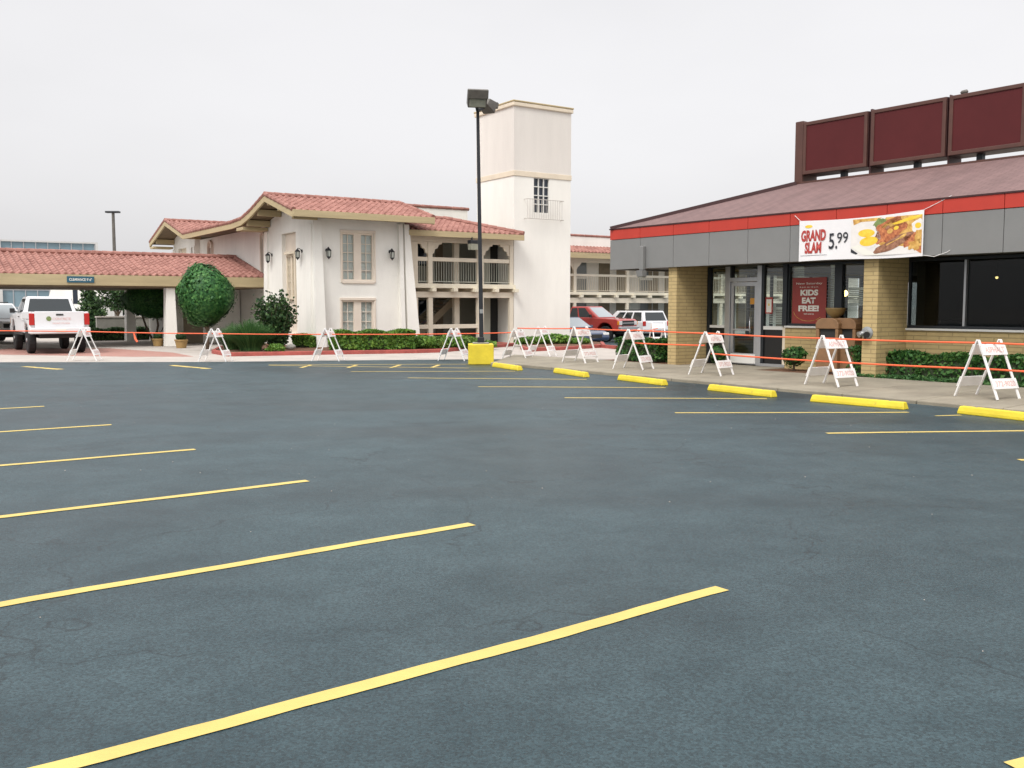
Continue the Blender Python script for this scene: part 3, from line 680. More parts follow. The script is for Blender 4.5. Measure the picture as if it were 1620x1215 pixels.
bayw(ra(1388, .12) + 6.2 + pw, ra(1388, .12) + 12.4, [], 'glass_tint')
# blinds just inside the glass
def blind(a0, a1, z0, z1, b=WB + .24, tilt=.8):
    s = MB(); z = z1
    s.box(a0, a1, b - .02, b + .02, z1 + .01, z1 + .06)
    while z > z0: s.bar((a0, b, z), (a1, b, z), .034, .003, up=(0, -(1 - tilt) - .3, tilt)); z -= .045
    return s.build('blind', M['blind'], rest)
blind(aR0 + .1, aR1 - .02, 1.22, 1.62); blind(aS1 + .06, ra(1262, WB), 1.30, 2.65, tilt=.3); blind(ra(1304, WB), ra(1318, WB), 1.62, 2.66, tilt=.5); blind(ra(1333, WB), aP2 - .05, 1.74, 2.1, tilt=.6)

# sign boxes along the ridge, their faces painted out in maroon
rs = thing('rooftop_sign', 'row of three blank maroon sign boxes on the diner roof ridge', 'sign', RW(3.5, 3.72, ZRg), RZ)
def sa(px): return ra(px, 3.7) - 3.5
zb, zt = 5.33 - ZRg, 6.76 - ZRg
# posts stand between the boxes, on the boundary columns read from the photograph
cols = [(1265, 1365), (1370, 1487), (1491, 1611)]
for c0, c1 in cols:
    x0, x1 = sa(c0), sa(c1)
    b = MB().box(x0, x1, 0, .62, zb, zt).build('sign_box', M['maroon_dark'], rs, bevel=.01)
    MB().wall('x', -.06, 0, x0 + .005, x1 - .005, zb + .005, zt - .005, [(x0 + .10, x1 - .10, zb + .10, zt - .10)]).build('border', M['maroon_trim'], b, bevel=.012)
    MB().box(x0 + .10, x1 - .10, -.035, -.004, zb + .10, zt - .10).build('sign_face', M['maroon'], b)
for x0, x1 in ((sa(1252), sa(1264.5)), (sa(1365.5), sa(1369.5)), (sa(1487.5), sa(1490.5)), (sa(1611.5), sa(1622))):
    MB().box(x0 + .004, x1 - .004, -.04 if x1 - x0 > .15 else .03, .66, -.02, zt + .05).build('post', M['maroon_trim'] if x0 < .1 else M['maroon_dark'], rs, bevel=.02)
for x in (1.3, 3.4, 5.0): MB().box(x, x + .14, .25, .40, -.32, zb - .003).build('support', M['alu_dark'], rs)
t = thing('rooftop_unit', 'pale rooftop air unit half seen beneath the maroon sign boxes', 'air conditioner', RW(6.0, 6.2, ZRg - .3), RZ)
MB().box(0, 2.4, 0, 1.4, .02, .62).build('casing', M['cream'], t, bevel=.03)
MB().lathe([(.42, .62), (.42, .72), (.05, .75)], (1.2, .7, 0)).build('fan_cowl', M['galv'], t, smooth=False)
MB().box(.2, .9, -.03, -.002, .12, .5).build('grille', M['dark'], t)
t = thing('roof_spotlight', 'small dark lamp on top of the rightmost sign box', 'spotlight', RW(3.5 + sa(1505), 3.95, 6.765), RZ)
MB().tube([(0, 0, 0), (0, 0, .05)], .015).build('stem', M['black_metal'], t)
MB().lathe([(.02, -.10), (.045, -.07), (.055, .05), (.02, .08)], (0, 0, .085), 'x', 10).build('head', M['lampgrey'], t, smooth=True)
t = thing('fascia_floodlight', 'grey floodlight with hood fixed to the corner of the grey fascia', 'floodlight', RW(ra(1014, -.1), -.004, 2.5), RZ)
MB().box(-.075, .075, -.12, .0, .20, .86).build('housing', M['grey_panel'], t, bevel=.02)
MB().hexa([(-.11, -.17, .02), (.11, -.17, .02), (.11, 0, .02), (-.11, 0, .02)], [(-.11, -.2, .19), (.11, -.2, .19), (.11, 0, .19), (-.11, 0, .19)]).build('hood', M['grey_panel'], t, bevel=.01)
MB().hexa([(-.09, -.15, -.012), (.09, -.15, -.012), (.09, -.02, -.012), (-.09, -.02, -.012)], [(-.09, -.15, .018), (.09, -.15, .018), (.09, -.02, .018), (-.09, -.02, .018)]).build('lens', M['lens'], t)

# ------------------------------------------------------------------ banner on the fascia
aBl, aBr = ra(1262, -.05), ra(1457, -.05); BW = aBr - aBl; BZ0, BZ1 = 2.745, 3.70
bn = thing('banner', 'white vinyl banner advertising a 5.99 breakfast, roped to the fascia', 'banner', RW(aBl, -.045, BZ0), RZ)
BH = BZ1 - BZ0
def bz(x): return -.05 * math.sin(math.pi * x / BW)      # the top edge sags between its ropes
mb = MB(); nx = 24; vs = []
for i in range(nx + 1):
    x = BW * i / nx; y = -.01 - .006 * math.sin(x * 5) ; vs += [(x, y, .0 + .012 * math.sin(x * 2.1)), (x, y, BH + bz(x) - .02 * (1 - x / BW))]
vs2 = [(x, y + .006, z) for x, y, z in vs]
mb.add(vs, [(2 * i, 2 * i + 2, 2 * i + 3, 2 * i + 1) for i in range(nx)]); mb.add(vs2, [(2 * i, 2 * i + 1, 2 * i + 3, 2 * i + 2) for i in range(nx)])
mb.build('sheet', M['vinyl_white'], bn, smooth=True)
X = Vector((1, 0, 0)); U = Vector((0, 0, 1))
text_obj('lettering', 'GRAND\nSLAM', M['red_print'], bn, (.06, -.020, .17), X, U, .66, .54, bold=.05, shear=.05)
MB().box(.05, .76, -.0215, -.0195, .125, .131).build('rule', M['dark_print'], bn)
text_obj('lettering', '5.', M['dark_print'], bn, (.80, -.020, .25), X, U, .22, .35, bold=.01)
text_obj('lettering', '99', M['dark_print'], bn, (1.01, -.020, .37), X, U, .28, .24, bold=.005)
# flat printed picture of a plate of food, layered sheets of ink
fp = MB(); FX0, FX1 = 1.36, BW - .03; FZ0, FZ1 = .06, BH - .09
def clipf(x, z): return (min(max(x, FX0), FX1), min(max(z, FZ0), FZ1))
def ink(poly, lay, mi): fp.add([(*[clipf(x, z)[0]], -.019 - lay * .0012, clipf(x, z)[1]) for x, z in poly], [tuple(range(len(poly)))], mi)
def ell(cx, cz, rx, rz_, lay, mi, rot=0, wob=0, n=28, seed=1):
    rg = random.Random(seed); ph = rg.uniform(0, 6); P = []
    for k in range(n):
        a = 2 * math.pi * k / n; w_ = 1 + wob * math.sin(5 * a + ph) + wob * .6 * math.sin(9 * a + 2 * ph)
        x, z = rx * w_ * math.cos(a), rz_ * w_ * math.sin(a); P.append((cx + x * math.cos(rot) - z * math.sin(rot), cz + x * math.sin(rot) + z * math.cos(rot)))
    ink(P, lay, mi)
fm = [M['plate'], M['egg'], M['hash'], M['bacon'], M['sausage'], M['greens'], M['white_print'], M['dark_print']]
ink([(2.0, .86), (3.2, .86), (3.2, .06), (2.9, .10), (2.2, .45)], -1.5, 2); ink([(1.36, .86), (2.2, .86), (1.9, .55), (1.36, .40)], -1.2, 0)
ell(2.80, .70, .34, .10, -.5, 1, .35, .08, seed=21); ell(2.55, .80, .34, .05, -.4, 4, .25, .1, seed=22); ell(3.0, .30, .20, .20, .6, 3, .4, .16, seed=23); ell(2.95, .50, .22, .10, .7, 1, .3, .1, seed=24)
ell(2.25, .33, .90, .40, 0, 0); ink([(1.42, .74), (1.60, .80), (1.95, .80), (2.1, .87), (1.40, .87)], .5, 2); ell(2.05, .72, .16, .12, 1, 5, .5, .1)
ell(2.60, .56, .66, .34, 1, 2, .2, .06, seed=3); ell(2.95, .62, .16, .15, 2, 0, 0, .08); ell(2.93, .64, .07, .06, 3, 1)
ell(2.30, .58, .40, .24, 2, 3, .5, .12, seed=5); ell(2.52, .76, .40, .09, 2, 2, .25, .1, seed=6); ell(2.70, .78, .36, .035, 3, 1, .22, .1)
ell(1.80, .46, .27, .24, 2, 0, 0, .07, seed=7); ell(1.74, .55, .20, .085, 3, 1); ell(1.80, .37, .22, .10, 3, 1, .1)
ell(2.42, .32, .45, .10, 3, 4, .42, .05, seed=8); ell(2.28, .24, .38, .09, 4, 4, .30, .05, seed=9); ell(2.80, .34, .20, .14, 3, 3, .4, .15, seed=10); ell(2.88, .24, .16, .10, 4, 2, .2, .2, seed=11); ell(3.0, .42, .14, .14, 4, 2, 0, .12, seed=12)
ell(2.30, .56, .07, .05, 4, 2, .3); ell(2.44, .62, .06, .04, 4, 1, .3); ell(2.24, .64, .06, .035, 4, 4, .6); ell(2.60, .44, .09, .03, 5, 2, .5); ell(2.32, .31, .12, .012, 5, 2, .42); ell(2.5, .39, .12, .012, 5, 2, .42)
ink([(1.36, .26), (1.70, .075), (2.1, .065), (1.8, .17), (1.55, .31)], 2.5, 6); ink([(1.37, .15), (1.50, .10), (1.54, .12), (1.37, .23)], 3.5, 7)
fp.build('food_print', fm, bn, fix=False)
ell2 = MB().add([(.26 + .10 * math.cos(a_), -.0205, .79 + .035 * math.sin(a_)) for a_ in np.linspace(0, 6.283, 20)[:-1]], [tuple(range(19))]); ell2.build('emblem', M['egg'], bn, fix=False)
rp_ = MB().tube([(0.02, -.01, BH - .02), (-.16, .02, BH + .12)], .006, 5); rp_.tube([(BW, -.01, BH), (BW + .25, .03, BH + .11), (BW + .55, .035, BH + .24)], .006, 5)
rp_.tube([(BW, -.01, .02), (BW + .25, -.01, -.02), (BW + .5, .03, .06), (BW + .56, .035, .10)], .006, 5); rp_.build('rope', M['white_paint'], bn)

# ------------------------------------------------------------------ window poster, notices
aQ0, aQ1 = ra(1253, WB + .06), ra(1307, WB + .06); PZ0, PZ1 = 1.27, 2.42; PW, PHh = aQ1 - aQ0, PZ1 - PZ0
ps = thing('window_poster', 'red window poster saying KIDS EAT FREE! beside the entrance door', 'poster', RW(aQ0, WB + .055, PZ0), RZ)
MB().box(0, PW, 0, .012, 0, PHh).build('sheet', M['poster_red'], ps, bevel=.02)
def pt(txt, x0, z0, w_, h_, b=.02): text_obj('lettering', txt, M['white_print'], ps, (x0 * PW, -.002, z0 * PHh), X, U, w_ * PW, h_ * PHh, bold=b)
pt('New Saturday', .12, .84, .76, .055, .01); pt('4 p.m. to 10 p.m.', .22, .775, .56, .035, .01)
pt('KIDS', .25, .61, .52, .13, .05); pt('EAT', .30, .44, .40, .13, .05); pt('FREE!', .20, .27, .60, .13, .05); pt('with entree', .36, .20, .30, .035, .01)
MB().tube([(PW * (.5 + .45 * math.cos(a_)), -.003, PHh * (.30 + .24 * math.sin(a_))) for a_ in np.linspace(3.3, 5.6, 16)], .006, 5).build('flourish', M['hash'], ps)
MB().box(.05, PW - .1, .0, .012, -.055, -.012).build('pale_strip', M['white_print'], ps)
t = thing('door_notice', 'white notice with red border taped inside the glass beside the door', 'notice', RW(ra(1211, WB + .06), WB + .06, 1.52), RZ)
nw = ra(1222, WB + .06) - ra(1211, WB + .06)
MB().box(0, nw, 0, .008, 0, .42).build('sheet', M['red_print'], t); MB().box(.03, nw - .03, -.003, -.0005, .03, .37).build('paper', M['white_print'], t); MB().box(.09, nw - .09, -.0045, -.0035, .20, .26).build('mark', M['egg'], t)
t = thing('door_sticker', 'orange and black sticker on the glass of the entrance door', 'sticker', RW(aj1 - .27, WB + .07, 1.66), RZ)
MB().box(0, .16, 0, .006, .10, .26).build('upper_label', mat('orange_sticker_ink', (.62, .28, .03), .5), t); MB().box(.02, .15, 0, .006, 0, .08).build('lower_label', M['dark_print'], t)

# ------------------------------------------------------------------ inside the diner
for i, (px, py, b, lab) in enumerate([(1336, 464, 2.9, 'glowing globe lamp hanging behind the window by the second brick pier'), (1522, 459, 4.2, 'small glowing lamp seen beside the dark window mullion'), (1577, 439, 3.6, 'small glowing lamp high in the dark right window')]):
    a = ra(px, b, py); w_ = RW(a, b); z = H + (w_.y / ray(px, py)[1]) * ray(px, py)[2]; rr_ = .085 if i == 0 else .032
    t = thing('pendant_lamp', lab, 'lamp', (w_.x, w_.y, z), RZ, 'pendant lamps in the diner')
    MB().lathe([(rr_ * math.sin(q), -rr_ * math.cos(q)) for q in np.linspace(.1, 3.04, 8)], n=12).build('globe', M['bulb'], t, smooth=True)
    MB().lathe([(.05, rr_ - .01), (.045, rr_ + .05), (.012, rr_ + .08), (.008, ZF - .03 - z)], n=8).build('stem', M['black_metal'], t)
for i, a in enumerate((9.0, 10.9, 12.8, 14.7)):
    t = thing('dining_booth', ['dark dining booth just right of the second brick pier', 'dark dining booth behind the right window mullion', 'dark dining booth near the right edge window', 'dark dining booth furthest along the window'][i], 'booth', RW(a, WB + .35, .16), RZ, 'dining booths behind the windows')
    MB().box(0, .5, 0, 1.2, 0, .45).box(1.25, 1.75, 0, 1.2, 0, .45).build('seat', M['vinyl'], t, bevel=.04)
    MB().box(-.12, 0, 0, 1.2, 0, 1.25).box(1.752, 1.87, 0, 1.2, 0, 1.25).build('backrest', M['vinyl'], t, bevel=.04)
    MB().box(.55, 1.2, 0, 1.15, .70, .74).box(.83, .91, .5, .6, 0, .70).build('table', M['brown_wood'], t)

# ------------------------------------------------------------------ things standing along the diner front
def Gz(px, py, z=.15): return G(px, py, z)
def bin_(loc, lab):
    t = thing('litter_bin', lab, 'litter bin', loc, RZ + .12, 'brown litter bins')
    MB().box(-.27, .27, -.27, .27, .02, .82).build('body', M['binbrown'], t, bevel=.03)
    h = MB(); prof = [(-.29, 1.04), (-.29, 1.16), (-.24, 1.245), (-.14, 1.29), (.14, 1.29), (.24, 1.245), (.29, 1.16), (.29, 1.04)]
    h.prism(prof, lambda x, z, k: (x, -.28 + .56 * k, z))
    for x0, x1 in ((-.28, -.20), (.20, .28)): h.box(x0, x1, -.27, .27, .821, 1.039)
    h.build('hood', M['binbrown'], t, bevel=.015)
    MB().box(-.19, .19, -.22, .22, .822, 1.035).build('shade_block', M['dark'], t)  # solid black block in place of the shaded gap under the hood
    MB().box(-.25, .25, -.25, .25, -.0, .019).build('base', M['plastic'], t); return t
bA, bB_ = RW(ra(1318, .75), .75, .14), RW(ra(1345, .95), .95, .14)
bin_(bA, 'brown hooded litter bin on the left of a pair under the diner window')
bin_(bB_, 'brown hooded litter bin on the right, next to the brick pier')
t = thing('ash_urn', 'ochre bowl on a slim stand rising behind the brown litter bins', 'urn', RW(ra(1322.5, 1.12), 1.12, .14), RZ)
MB().lathe([(.02, 1.28), (.10, 1.30), (.20, 1.40), (.235, 1.50), (.245, 1.53), (.21, 1.53), (.18, 1.45)], n=20).build('bowl', M['urn'], t, smooth=True)
MB().lathe([(.16, 0), (.16, .03), (.035, .06), (.03, 1.29)], n=12).build('stand', M['black_metal'], t)
t = thing('fire_inlet', 'grey metal pipe inlet with two capped ports on the second brick pier', 'pipe inlet', RW(aP2 + pw * .45, .118, 1.12), RZ)
MB().lathe([(.14, 0), (.14, -.02), (.08, -.04), (.07, -.11)], axis='y', n=16).build('flange', M['galv'], t, smooth=False)
for s in (-1, 1):
    k = MB().tube([(0, -.08, 0), (s * .05, -.12, -.01), (s * .085, -.16, -.03)], [.055, .055, .058], 12).build('port', M['galv'], t, smooth=True)
    MB().tube([(s * .085, -.16, -.03), (s * .10, -.19, -.04)], .068, 12).build('cap', M['plastic'] if s > 0 else M['chrome'], k)
MB().tube([(0, -.07, -.05), (0, -.10, -.16)], .025, 8).build('drain', M['plastic'], t)

# ================================================================== WHEEL STOPS, LAMP POST
def wheel_stop(p, q, label, first=[None]):
    p, q = Vector(p), Vector(q); d = (q - p).normalized(); c = (p + q) / 2 + Vector((-d.y, d.x, 0)) * .09
    rz = math.atan2(d.y, d.x)
    if first[0] is None:
        t = thing('wheel_stop', label, 'wheel stop', c, rz, 'yellow wheel stops along the kerb'); first[0] = t
        L = .89
        prof = [(-.085, 0), (-.080, .05), (-.055, .125), (.055, .125), (.080, .05), (.085, 0)]
        mb = MB(); mb.prism(prof, lambda y, z, k: ((L if k else -L) * (1 - .25 * z), y, z)); mb.build('block', M['yellow_block'], t, bevel=.015)
        k = MB(); [k.lathe([(.022, .126), (.022, .131)], (x, 0, 0), n=8) for x in (-.6,)]; k.build('pin', M['galv'], t)
        k = MB(); [k.lathe([(.022, .126), (.022, .131)], (x, 0, 0), n=8) for x in (.6,)]; k.build('pin', M['galv'], t)
        return t
    return dup(first[0], c, rz, label)
for a, b, l in [((775, 580), (821, 587), 'short looking yellow wheel stop touching the yellow lamp base'), ((870, 589), (928, 598), 'second yellow wheel stop from the yellow lamp base'), ((974, 601), (1049, 610.5), 'yellow wheel stop below the pair of barricades left of the brick pier'), ((1122, 618), (1215, 628.5), 'yellow wheel stop in front of the diner door'), ((1292, 636.5), (1416, 647.5), 'yellow wheel stop in front of the brown litter bins'), ((1527, 656), (1668, 672), 'nearest yellow wheel stop, cut off by the right frame edge')]:
    wheel_stop(G(*a), G(*b), l)

LPc = G(760, 577); LPc.y += .38
lp = thing('lamp_post', 'tall black parking lot lamp post on a yellow painted concrete block', 'lamp post', LPc, R(3))
MB().box(-.375, .375, -.375, .375, 0, .60).build('base', M['yellow_block'], lp, bevel=.025, seg=3)
MB().box(-.24, .24, -.24, .24, .601, .64).build('base_plate', M['retain'], lp, bevel=.01)
MB().box(-.10, .10, -.10, .10, .641, .80).build('pole_shoe', M['black_metal'], lp, bevel=.02)
MB().hexa([(x * .065 + .02, y * .065, .80) for x, y in ((-1, -1), (1, -1), (1, 1), (-1, 1))], [(x * .045 - .07, y * .045, 7.42) for x, y in ((-1, -1), (1, -1), (1, 1), (-1, 1))]).build('pole', M['black_metal'], lp, bevel=.012)
MB().box(-.03, .07, -.075, -.06, 1.5, 1.62).build('hand_hole', M['galv'], lp)
def head(c, rz, k=1):
    m = Matrix.Translation(c) @ Matrix.Rotation(rz, 4, 'Z') @ Matrix.Rotation(R(22), 4, 'X') @ Matrix.Diagonal((k, k, k * 1.2, 1))
    def tr(mb): mb.v = [tuple(m @ Vector(v)) for v in mb.v]; return mb
    h = tr(MB().hexa([(-.27, -.36, .0), (.27, -.36, .0), (.24, .30, .0), (-.24, .30, .0)], [(-.30, -.38, .42), (.30, -.38, .42), (.24, .16, .30), (-.24, .16, .30)])).build('lamp_head', M['lampgrey'], lp, bevel=.02)
    tr(MB().box(-.23, .23, -.425, -.375, .03, .22)).build('lens', M['lens'], h, bevel=.01)
    tr(MB().box(-.295, .295, -.50, -.36, .23, .44)).build('visor', M['lampgrey'], h, bevel=.015)
    return h
head((-.13, -.12, 7.50), R(6)); head((.16, .42, 7.52), R(150), .72)
MB().bar((-.07, -.02, 7.38), (-.13, -.15, 7.62), .08, .08).bar((-.07, .02, 7.38), (.14, .36, 7.58), .08, .08).build('bracket', M['black_metal'], lp)

# ================================================================== BARRICADES AND TAPE
def barricade0(loc, rz, label):
    t = thing('barricade', label, 'barricade', loc, rz, 'white A-frame barricades')
    HT, SP, BL = 1.0, .42, .60
    for s in (-1, 1):
        def at(x, z, off=0):                       # a point on the sloping panel of side s
            k = 1 - z / HT; return Vector((x, s * (.02 + SP * k + off), z))
        nrm = Vector((0, s * HT, SP)).normalized()
        for x in (-BL / 2 + .03, BL / 2 - .03):
            MB().bar(at(x, 0), at(x, HT + .02), .045, .028, up=nrm).build('leg', M['white_paint'], t, bevel=.005)
        for z0, z1, txt in ((.745, .93, 'ASPHALT'), (.17, .345, '372-9020')):
            o = nrm * .016
            b = MB(); c = [at(-BL / 2, z0) + o, at(BL / 2, z0) + o, at(BL / 2, z1) + o, at(-BL / 2, z1) + o]
            b.hexa(c, [p + nrm * .018 for p in c]); b = b.build('board', M['white_paint'], t, bevel=.004)
            x0 = -s * -1
            xd = Vector((-s, 0, 0)) * 1.0
            org = at(s * (BL / 2 - .06), z0 + (z1 - z0) * .22) + nrm * .0345
            text_obj('lettering', txt, M['pale_red_print'], b, org, xd, (at(0, 1) - at(0, 0)), BL - .12, (z1 - z0) * .58, bold=.02)
    for x in (-BL / 2 + .03, BL / 2 - .03):
        MB().tube([(x - .03, 0, HT - .04), (x + .03, 0, HT - .04)], .012, 8).build('hinge', M['galv'], t)
    return t
BAR = [  # px, py of the middle of the feet, ground height, yaw of the boards, label
 (1561, 628.5, .10, 24, 'white A-frame barricade nearest the right edge, in front of the low hedge'),
 (1314.5, 609.5, .10, 30, 'white A-frame barricade standing before the brown litter bins'),
 (1125, 593, .10, 47, 'white A-frame barricade standing before the diner door'),
 (1002, 583.5, .11, 52, 'white A-frame barricade left of the first brick pier, by the clipped hedge block'),
 (918, 573.5, .11, 46, 'white A-frame barricade on the kerb in front of the dark blue car'),
 (819, 571.5, 0, 66, 'white A-frame barricade just right of the yellow lamp base'),
 (857, 563, 0, 64, 'small looking white barricade behind the one right of the lamp base'),
 (718.5, 570, 0, 76, 'white A-frame barricade just left of the yellow lamp base'),
 (519.5, 570.5, 0, 82, 'white A-frame barricade under the two storey white block corner'),
 (341, 571.5, 0, 88, 'white A-frame barricade under the ball clipped tree'),
 (134, 570.5, 0, 98, 'white A-frame barricade behind the tail of the white pickup'),
 (1040, 546, 0, 12, 'far white barricade in front of the white sport utility vehicle'),
]
b0 = None; BP = []
for i, (px, py, z, yaw, lab) in enumerate(BAR):
    p = G(px, py, z); BP.append(p)
    if i == 0: b0 = barricade0(p, R(yaw), lab)
    else: dup(b0, p, R(yaw + random.uniform(-2, 2)), lab)
def tape(name, pts, label, extra=None):
    mb = MB(); full = []
    for i, (p, q) in enumerate(zip(pts, pts[1:])):
        p, q = Vector(p), Vector(q); L = (q - p).length
        for k in range(8):
            f = k / 8; full.append(p.lerp(q, f) - Vector((0, 0, .018 * L * .5 * 4 * f * (1 - f) * .35)))
    full.append(Vector(pts[-1])); mb.tube(full, .019, 6)
    o = mb.build(name, M['tape'], None, smooth=True); tag(o, label, 'barrier tape', 'orange barrier tapes'); return o
Zp = lambda p, z: Vector((p.x, p.y, p.z + z))
last = BP[0] + (BP[0] - BP[1]).normalized() * 5
tape('barrier_tape', [Zp(last, .97), Zp(BP[0], .96), Zp(BP[1], .95), Zp(BP[2], .97), Zp(BP[3], .99), Zp(BP[11], .75)], 'upper orange tape strung along the diner pavement')
tape('barrier_tape', [Zp(last, .50), Zp(BP[0], .50), Zp(BP[1], .48), Zp(BP[2], .50)], 'lower orange tape running from the door barricade to the right edge')
tape('barrier_tape', [Zp(BP[2] + Vector((-.1, .3, 0)), .68), Zp(BP[3], .66), Zp(BP[11] + Vector((-.3, 0, 0)), .35)], 'short lower orange tape in front of the first brick pier')
tape('barrier_tape', [Zp(BP[3], .98), Zp(BP[4], .97), Zp(BP[5], 1.03)], 'orange tape from the lamp base barricade past the tower')
tape('barrier_tape', [Zp(BP[5], .90), Zp(BP[7], .84), Zp(BP[8], .83), Zp(BP[9], .86), Zp(BP[10], .92), Zp(BP[10], .98) + Vector((-8, -.2, .08))], 'long orange tape stretched across the far edge of the lot')
p = BP[9].lerp(BP[10], .615); o = MB().tube([Zp(p, .88), Zp(p, .70) + Vector((.06, -.05, 0)), Zp(p, .60) + Vector((.13, -.08, 0))], [.018, .034, .030], 6).build('tape_end', M['tape'], None)
tag(o, 'loose orange tape end dangling from the long far tape', 'tape end')

# ================================================================== MOTEL (frame: x along the front, y into the building)
vM = Vector((-1000, 1500)).normalized(); uM = Vector((vM.y, -vM.x))
K3 = G(497, 553); K = Vector((K3.x, K3.y)); MZ = math.atan2(uM.y, uM.x)
def MW(p, q, z=0.): w_ = K + uM * p + vM * q; return Vector((w_.x, w_.y, z))
def mp_(px, q): return col_on(K + vM * q, uM, px, 420)      # position along the front of an image column
mot = thing('motel', 'white stucco two storey motel with red clay tile gable roofs', 'motel', MW(0, 0), MZ)
ROOF = [(-.92, 5.34), (2.18, 6.20), (4.0, 5.70), (5.2, 5.46), (6.6, 5.40), (14.6, 5.42), (18.2, 6.36), (21.8, 5.38)]
RP0, RP1 = -1.15, 4.96
tr_ = tile_roof(ROOF, RP0, RP1)
ridge_tiles(tr_, (RP0, 2.18, 6.23), (RP1, 2.18, 6.23), .11); ridge_tiles(tr_, (RP0, 18.2, 6.39), (RP1, 18.2, 6.39), .11)
for (q0, z0), (q1, z1) in zip(ROOF, ROOF[1:]):
    ridge_tiles(tr_, (RP0 + .05, q0, z0 + .03), (RP0 + .05, q1, z1 + .03), .10); ridge_tiles(tr_, (RP1 - .05, q0, z0 + .05), (RP1 - .05, q1, z1 + .05), .10)
tr_.build('tile_roof', M['tile'], mot, fix=False)
sf = MB()                                                    # boarded underside and barge boards
for (q0, z0), (q1, z1) in zip(ROOF, ROOF[1:]): sf.hexa([(RP0 + .09, q0, z0 - .12), (RP1 - .09, q0, z0 - .12), (RP1 - .09, q1, z1 - .12), (RP0 + .09, q1, z1 - .12)], [(RP0 + .09, q0, z0 - .05), (RP1 - .09, q0, z0 - .05), (RP1 - .09, q1, z1 - .05), (RP0 + .09, q1, z1 - .05)])
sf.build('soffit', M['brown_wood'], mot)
def barge(p, path, hgt=.27):
    mb = MB()
    for (q0, z0), (q1, z1) in zip(path, path[1:]): mb.hexa([(p, q0, z0 - hgt), (p + .085, q0, z0 - hgt), (p + .085, q1, z1 - hgt), (p, q1, z1 - hgt)], [(p, q0, z0 - .01), (p + .085, q0, z0 - .01), (p + .085, q1, z1 - .01), (p, q1, z1 - .01)])
    return mb.build('barge_board', M['tan'], mot)
barge(RP0, ROOF[:4]); barge(RP1 - .085, ROOF[:4]); barge(RP0 + .003, ROOF[3:6]); barge(RP0, ROOF[5:])
MB().box(RP0 + .003, RP1 - .003, -.995, -.921, 5.10, 5.36).build('fascia', M['tan'], mot, bevel=.008)
MB().box(RP0 + .09, RP1 - .09, -.92, -.86, 5.10, 5.24).build('fascia_backing', M['brown_wood'], mot)
for q in (-.55, 1.0, 2.18, 3.4, 4.8, 15.4, 18.2, 20.8):      # beams carrying the gable overhang
    z = np.interp(q, [a for a, _ in ROOF], [b for _, b in ROOF]); MB().box(RP0 + .14, -.02, q - .09, q + .09, z - .40, z - .14).build('roof_beam', M['tan'], mot, bevel=.01)
MB().box(RP0 + .02, -.02, 5.0, 5.9, 4.98, 5.12).build('boxed_eave', M['tan'], mot, bevel=.01)
MB().box(RP0 + .02, -.02, 21.0, 21.75, 5.0, 5.12).build('boxed_eave', M['tan'], mot, bevel=.01)
# left side wall with its tall recess, then the long lower wing wall
LW = [(1.78, 3.40, .6, 4.75)]
MB().wall('y', 0, .30, .0, 5.45, 0, 5.0, LW).build('side_wall', M['stucco'], mot)
def gable(q0, q1, p0, p1, zb=5.0, drop=.13):
    P = [(q0, zb), (q1, zb)]; n = 16
    for k in range(n + 1):
        q = q1 + (q0 - q1) * k / n; P.append((q, max(zb + .001, np.interp(q, [a for a, _ in ROOF], [b for _, b in ROOF]) - drop)))
    return MB().prism(P, lambda q, z, k: (p1 if k else p0, q, z)).build('gable_wall', M['stucco'], mot)
gable(0, 5.45, .002, .298); gable(16.6, 21.0, .002, .298)
WWop = [(6.10, 6.52, 3.05, 4.75), (14.15, 14.75, 3.3, 4.75), (16.95, 17.35, 2.6, 4.9), (18.3, 20.0, 2.0, 4.95)]
MB().wall('y', .25, .55, 5.46, 16.55, 0, 5.27, WWop[:2]).build('side_wall', M['stucco'], mot)
MB().wall('y', .0, .30, 16.56, 21.0, 0, 5.0, WWop[2:]).build('side_wall', M['stucco'], mot)
MB().box(.31, 8, 20.7, 21.0, 0, 5.2).build('rear_wall', M['stucco'], mot)
for q, w_ in ((.0, .46), (5.03, .42), (16.56, .3), (20.6, .4)):
    MB().hexa([(-.16, q, 0), (-.002, q, 0), (-.002, q + w_, 0), (-.16, q + w_, 0)], [(-.05, q, 4.95), (-.002, q, 4.95), (-.002, q + w_, 4.95), (-.05, q + w_, 4.95)]).build('buttress', M['stucco'], mot)
def arched(q0, q1, z0, z1, pf, depth=.12, m='stucco'):       # projecting surround with a round head for the slit windows
    c, r_ = (q0 + q1) / 2, (q1 - q0) / 2; mb = MB(); o_ = .09
    mb.box(pf - depth, pf - .001, q0 - o_, q0, z0, z1); mb.box(pf - depth, pf - .001, q1, q1 + o_, z0, z1); mb.box(pf - depth * 1.3, pf - .001, q0 - o_ * 1.6, q1 + o_ * 1.6, z0 - .12, z0 - .002)
    for k in range(8):
        a0, a1 = math.pi * k / 8, math.pi * (k + 1) / 8
        P = [(c + r_ * math.cos(a0), z1 + r_ * math.sin(a0)), (c + (r_ + o_) * math.cos(a0), z1 + (r_ + o_) * math.sin(a0)), (c + (r_ + o_) * math.cos(a1), z1 + (r_ + o_) * math.sin(a1)), (c + r_ * math.cos(a1), z1 + r_ * math.sin(a1))]
        mb.prism(P, lambda q, z, kk: (pf - depth if kk else pf - .001, q, z))
    return mb
for q0, q1, z0, z1 in WWop[:2]:
    w = arched(q0, q1, z0, z1, .25).build('slit_window', M['pinkcream'], mot)
    MB().box(.36, .38, q0, q1, z0, z1).build('pane', M['glass_dark'], w)
    MB().box(.34, .36, q0, q0 + .09, z0, z1).build('frame', M['cream'], w)
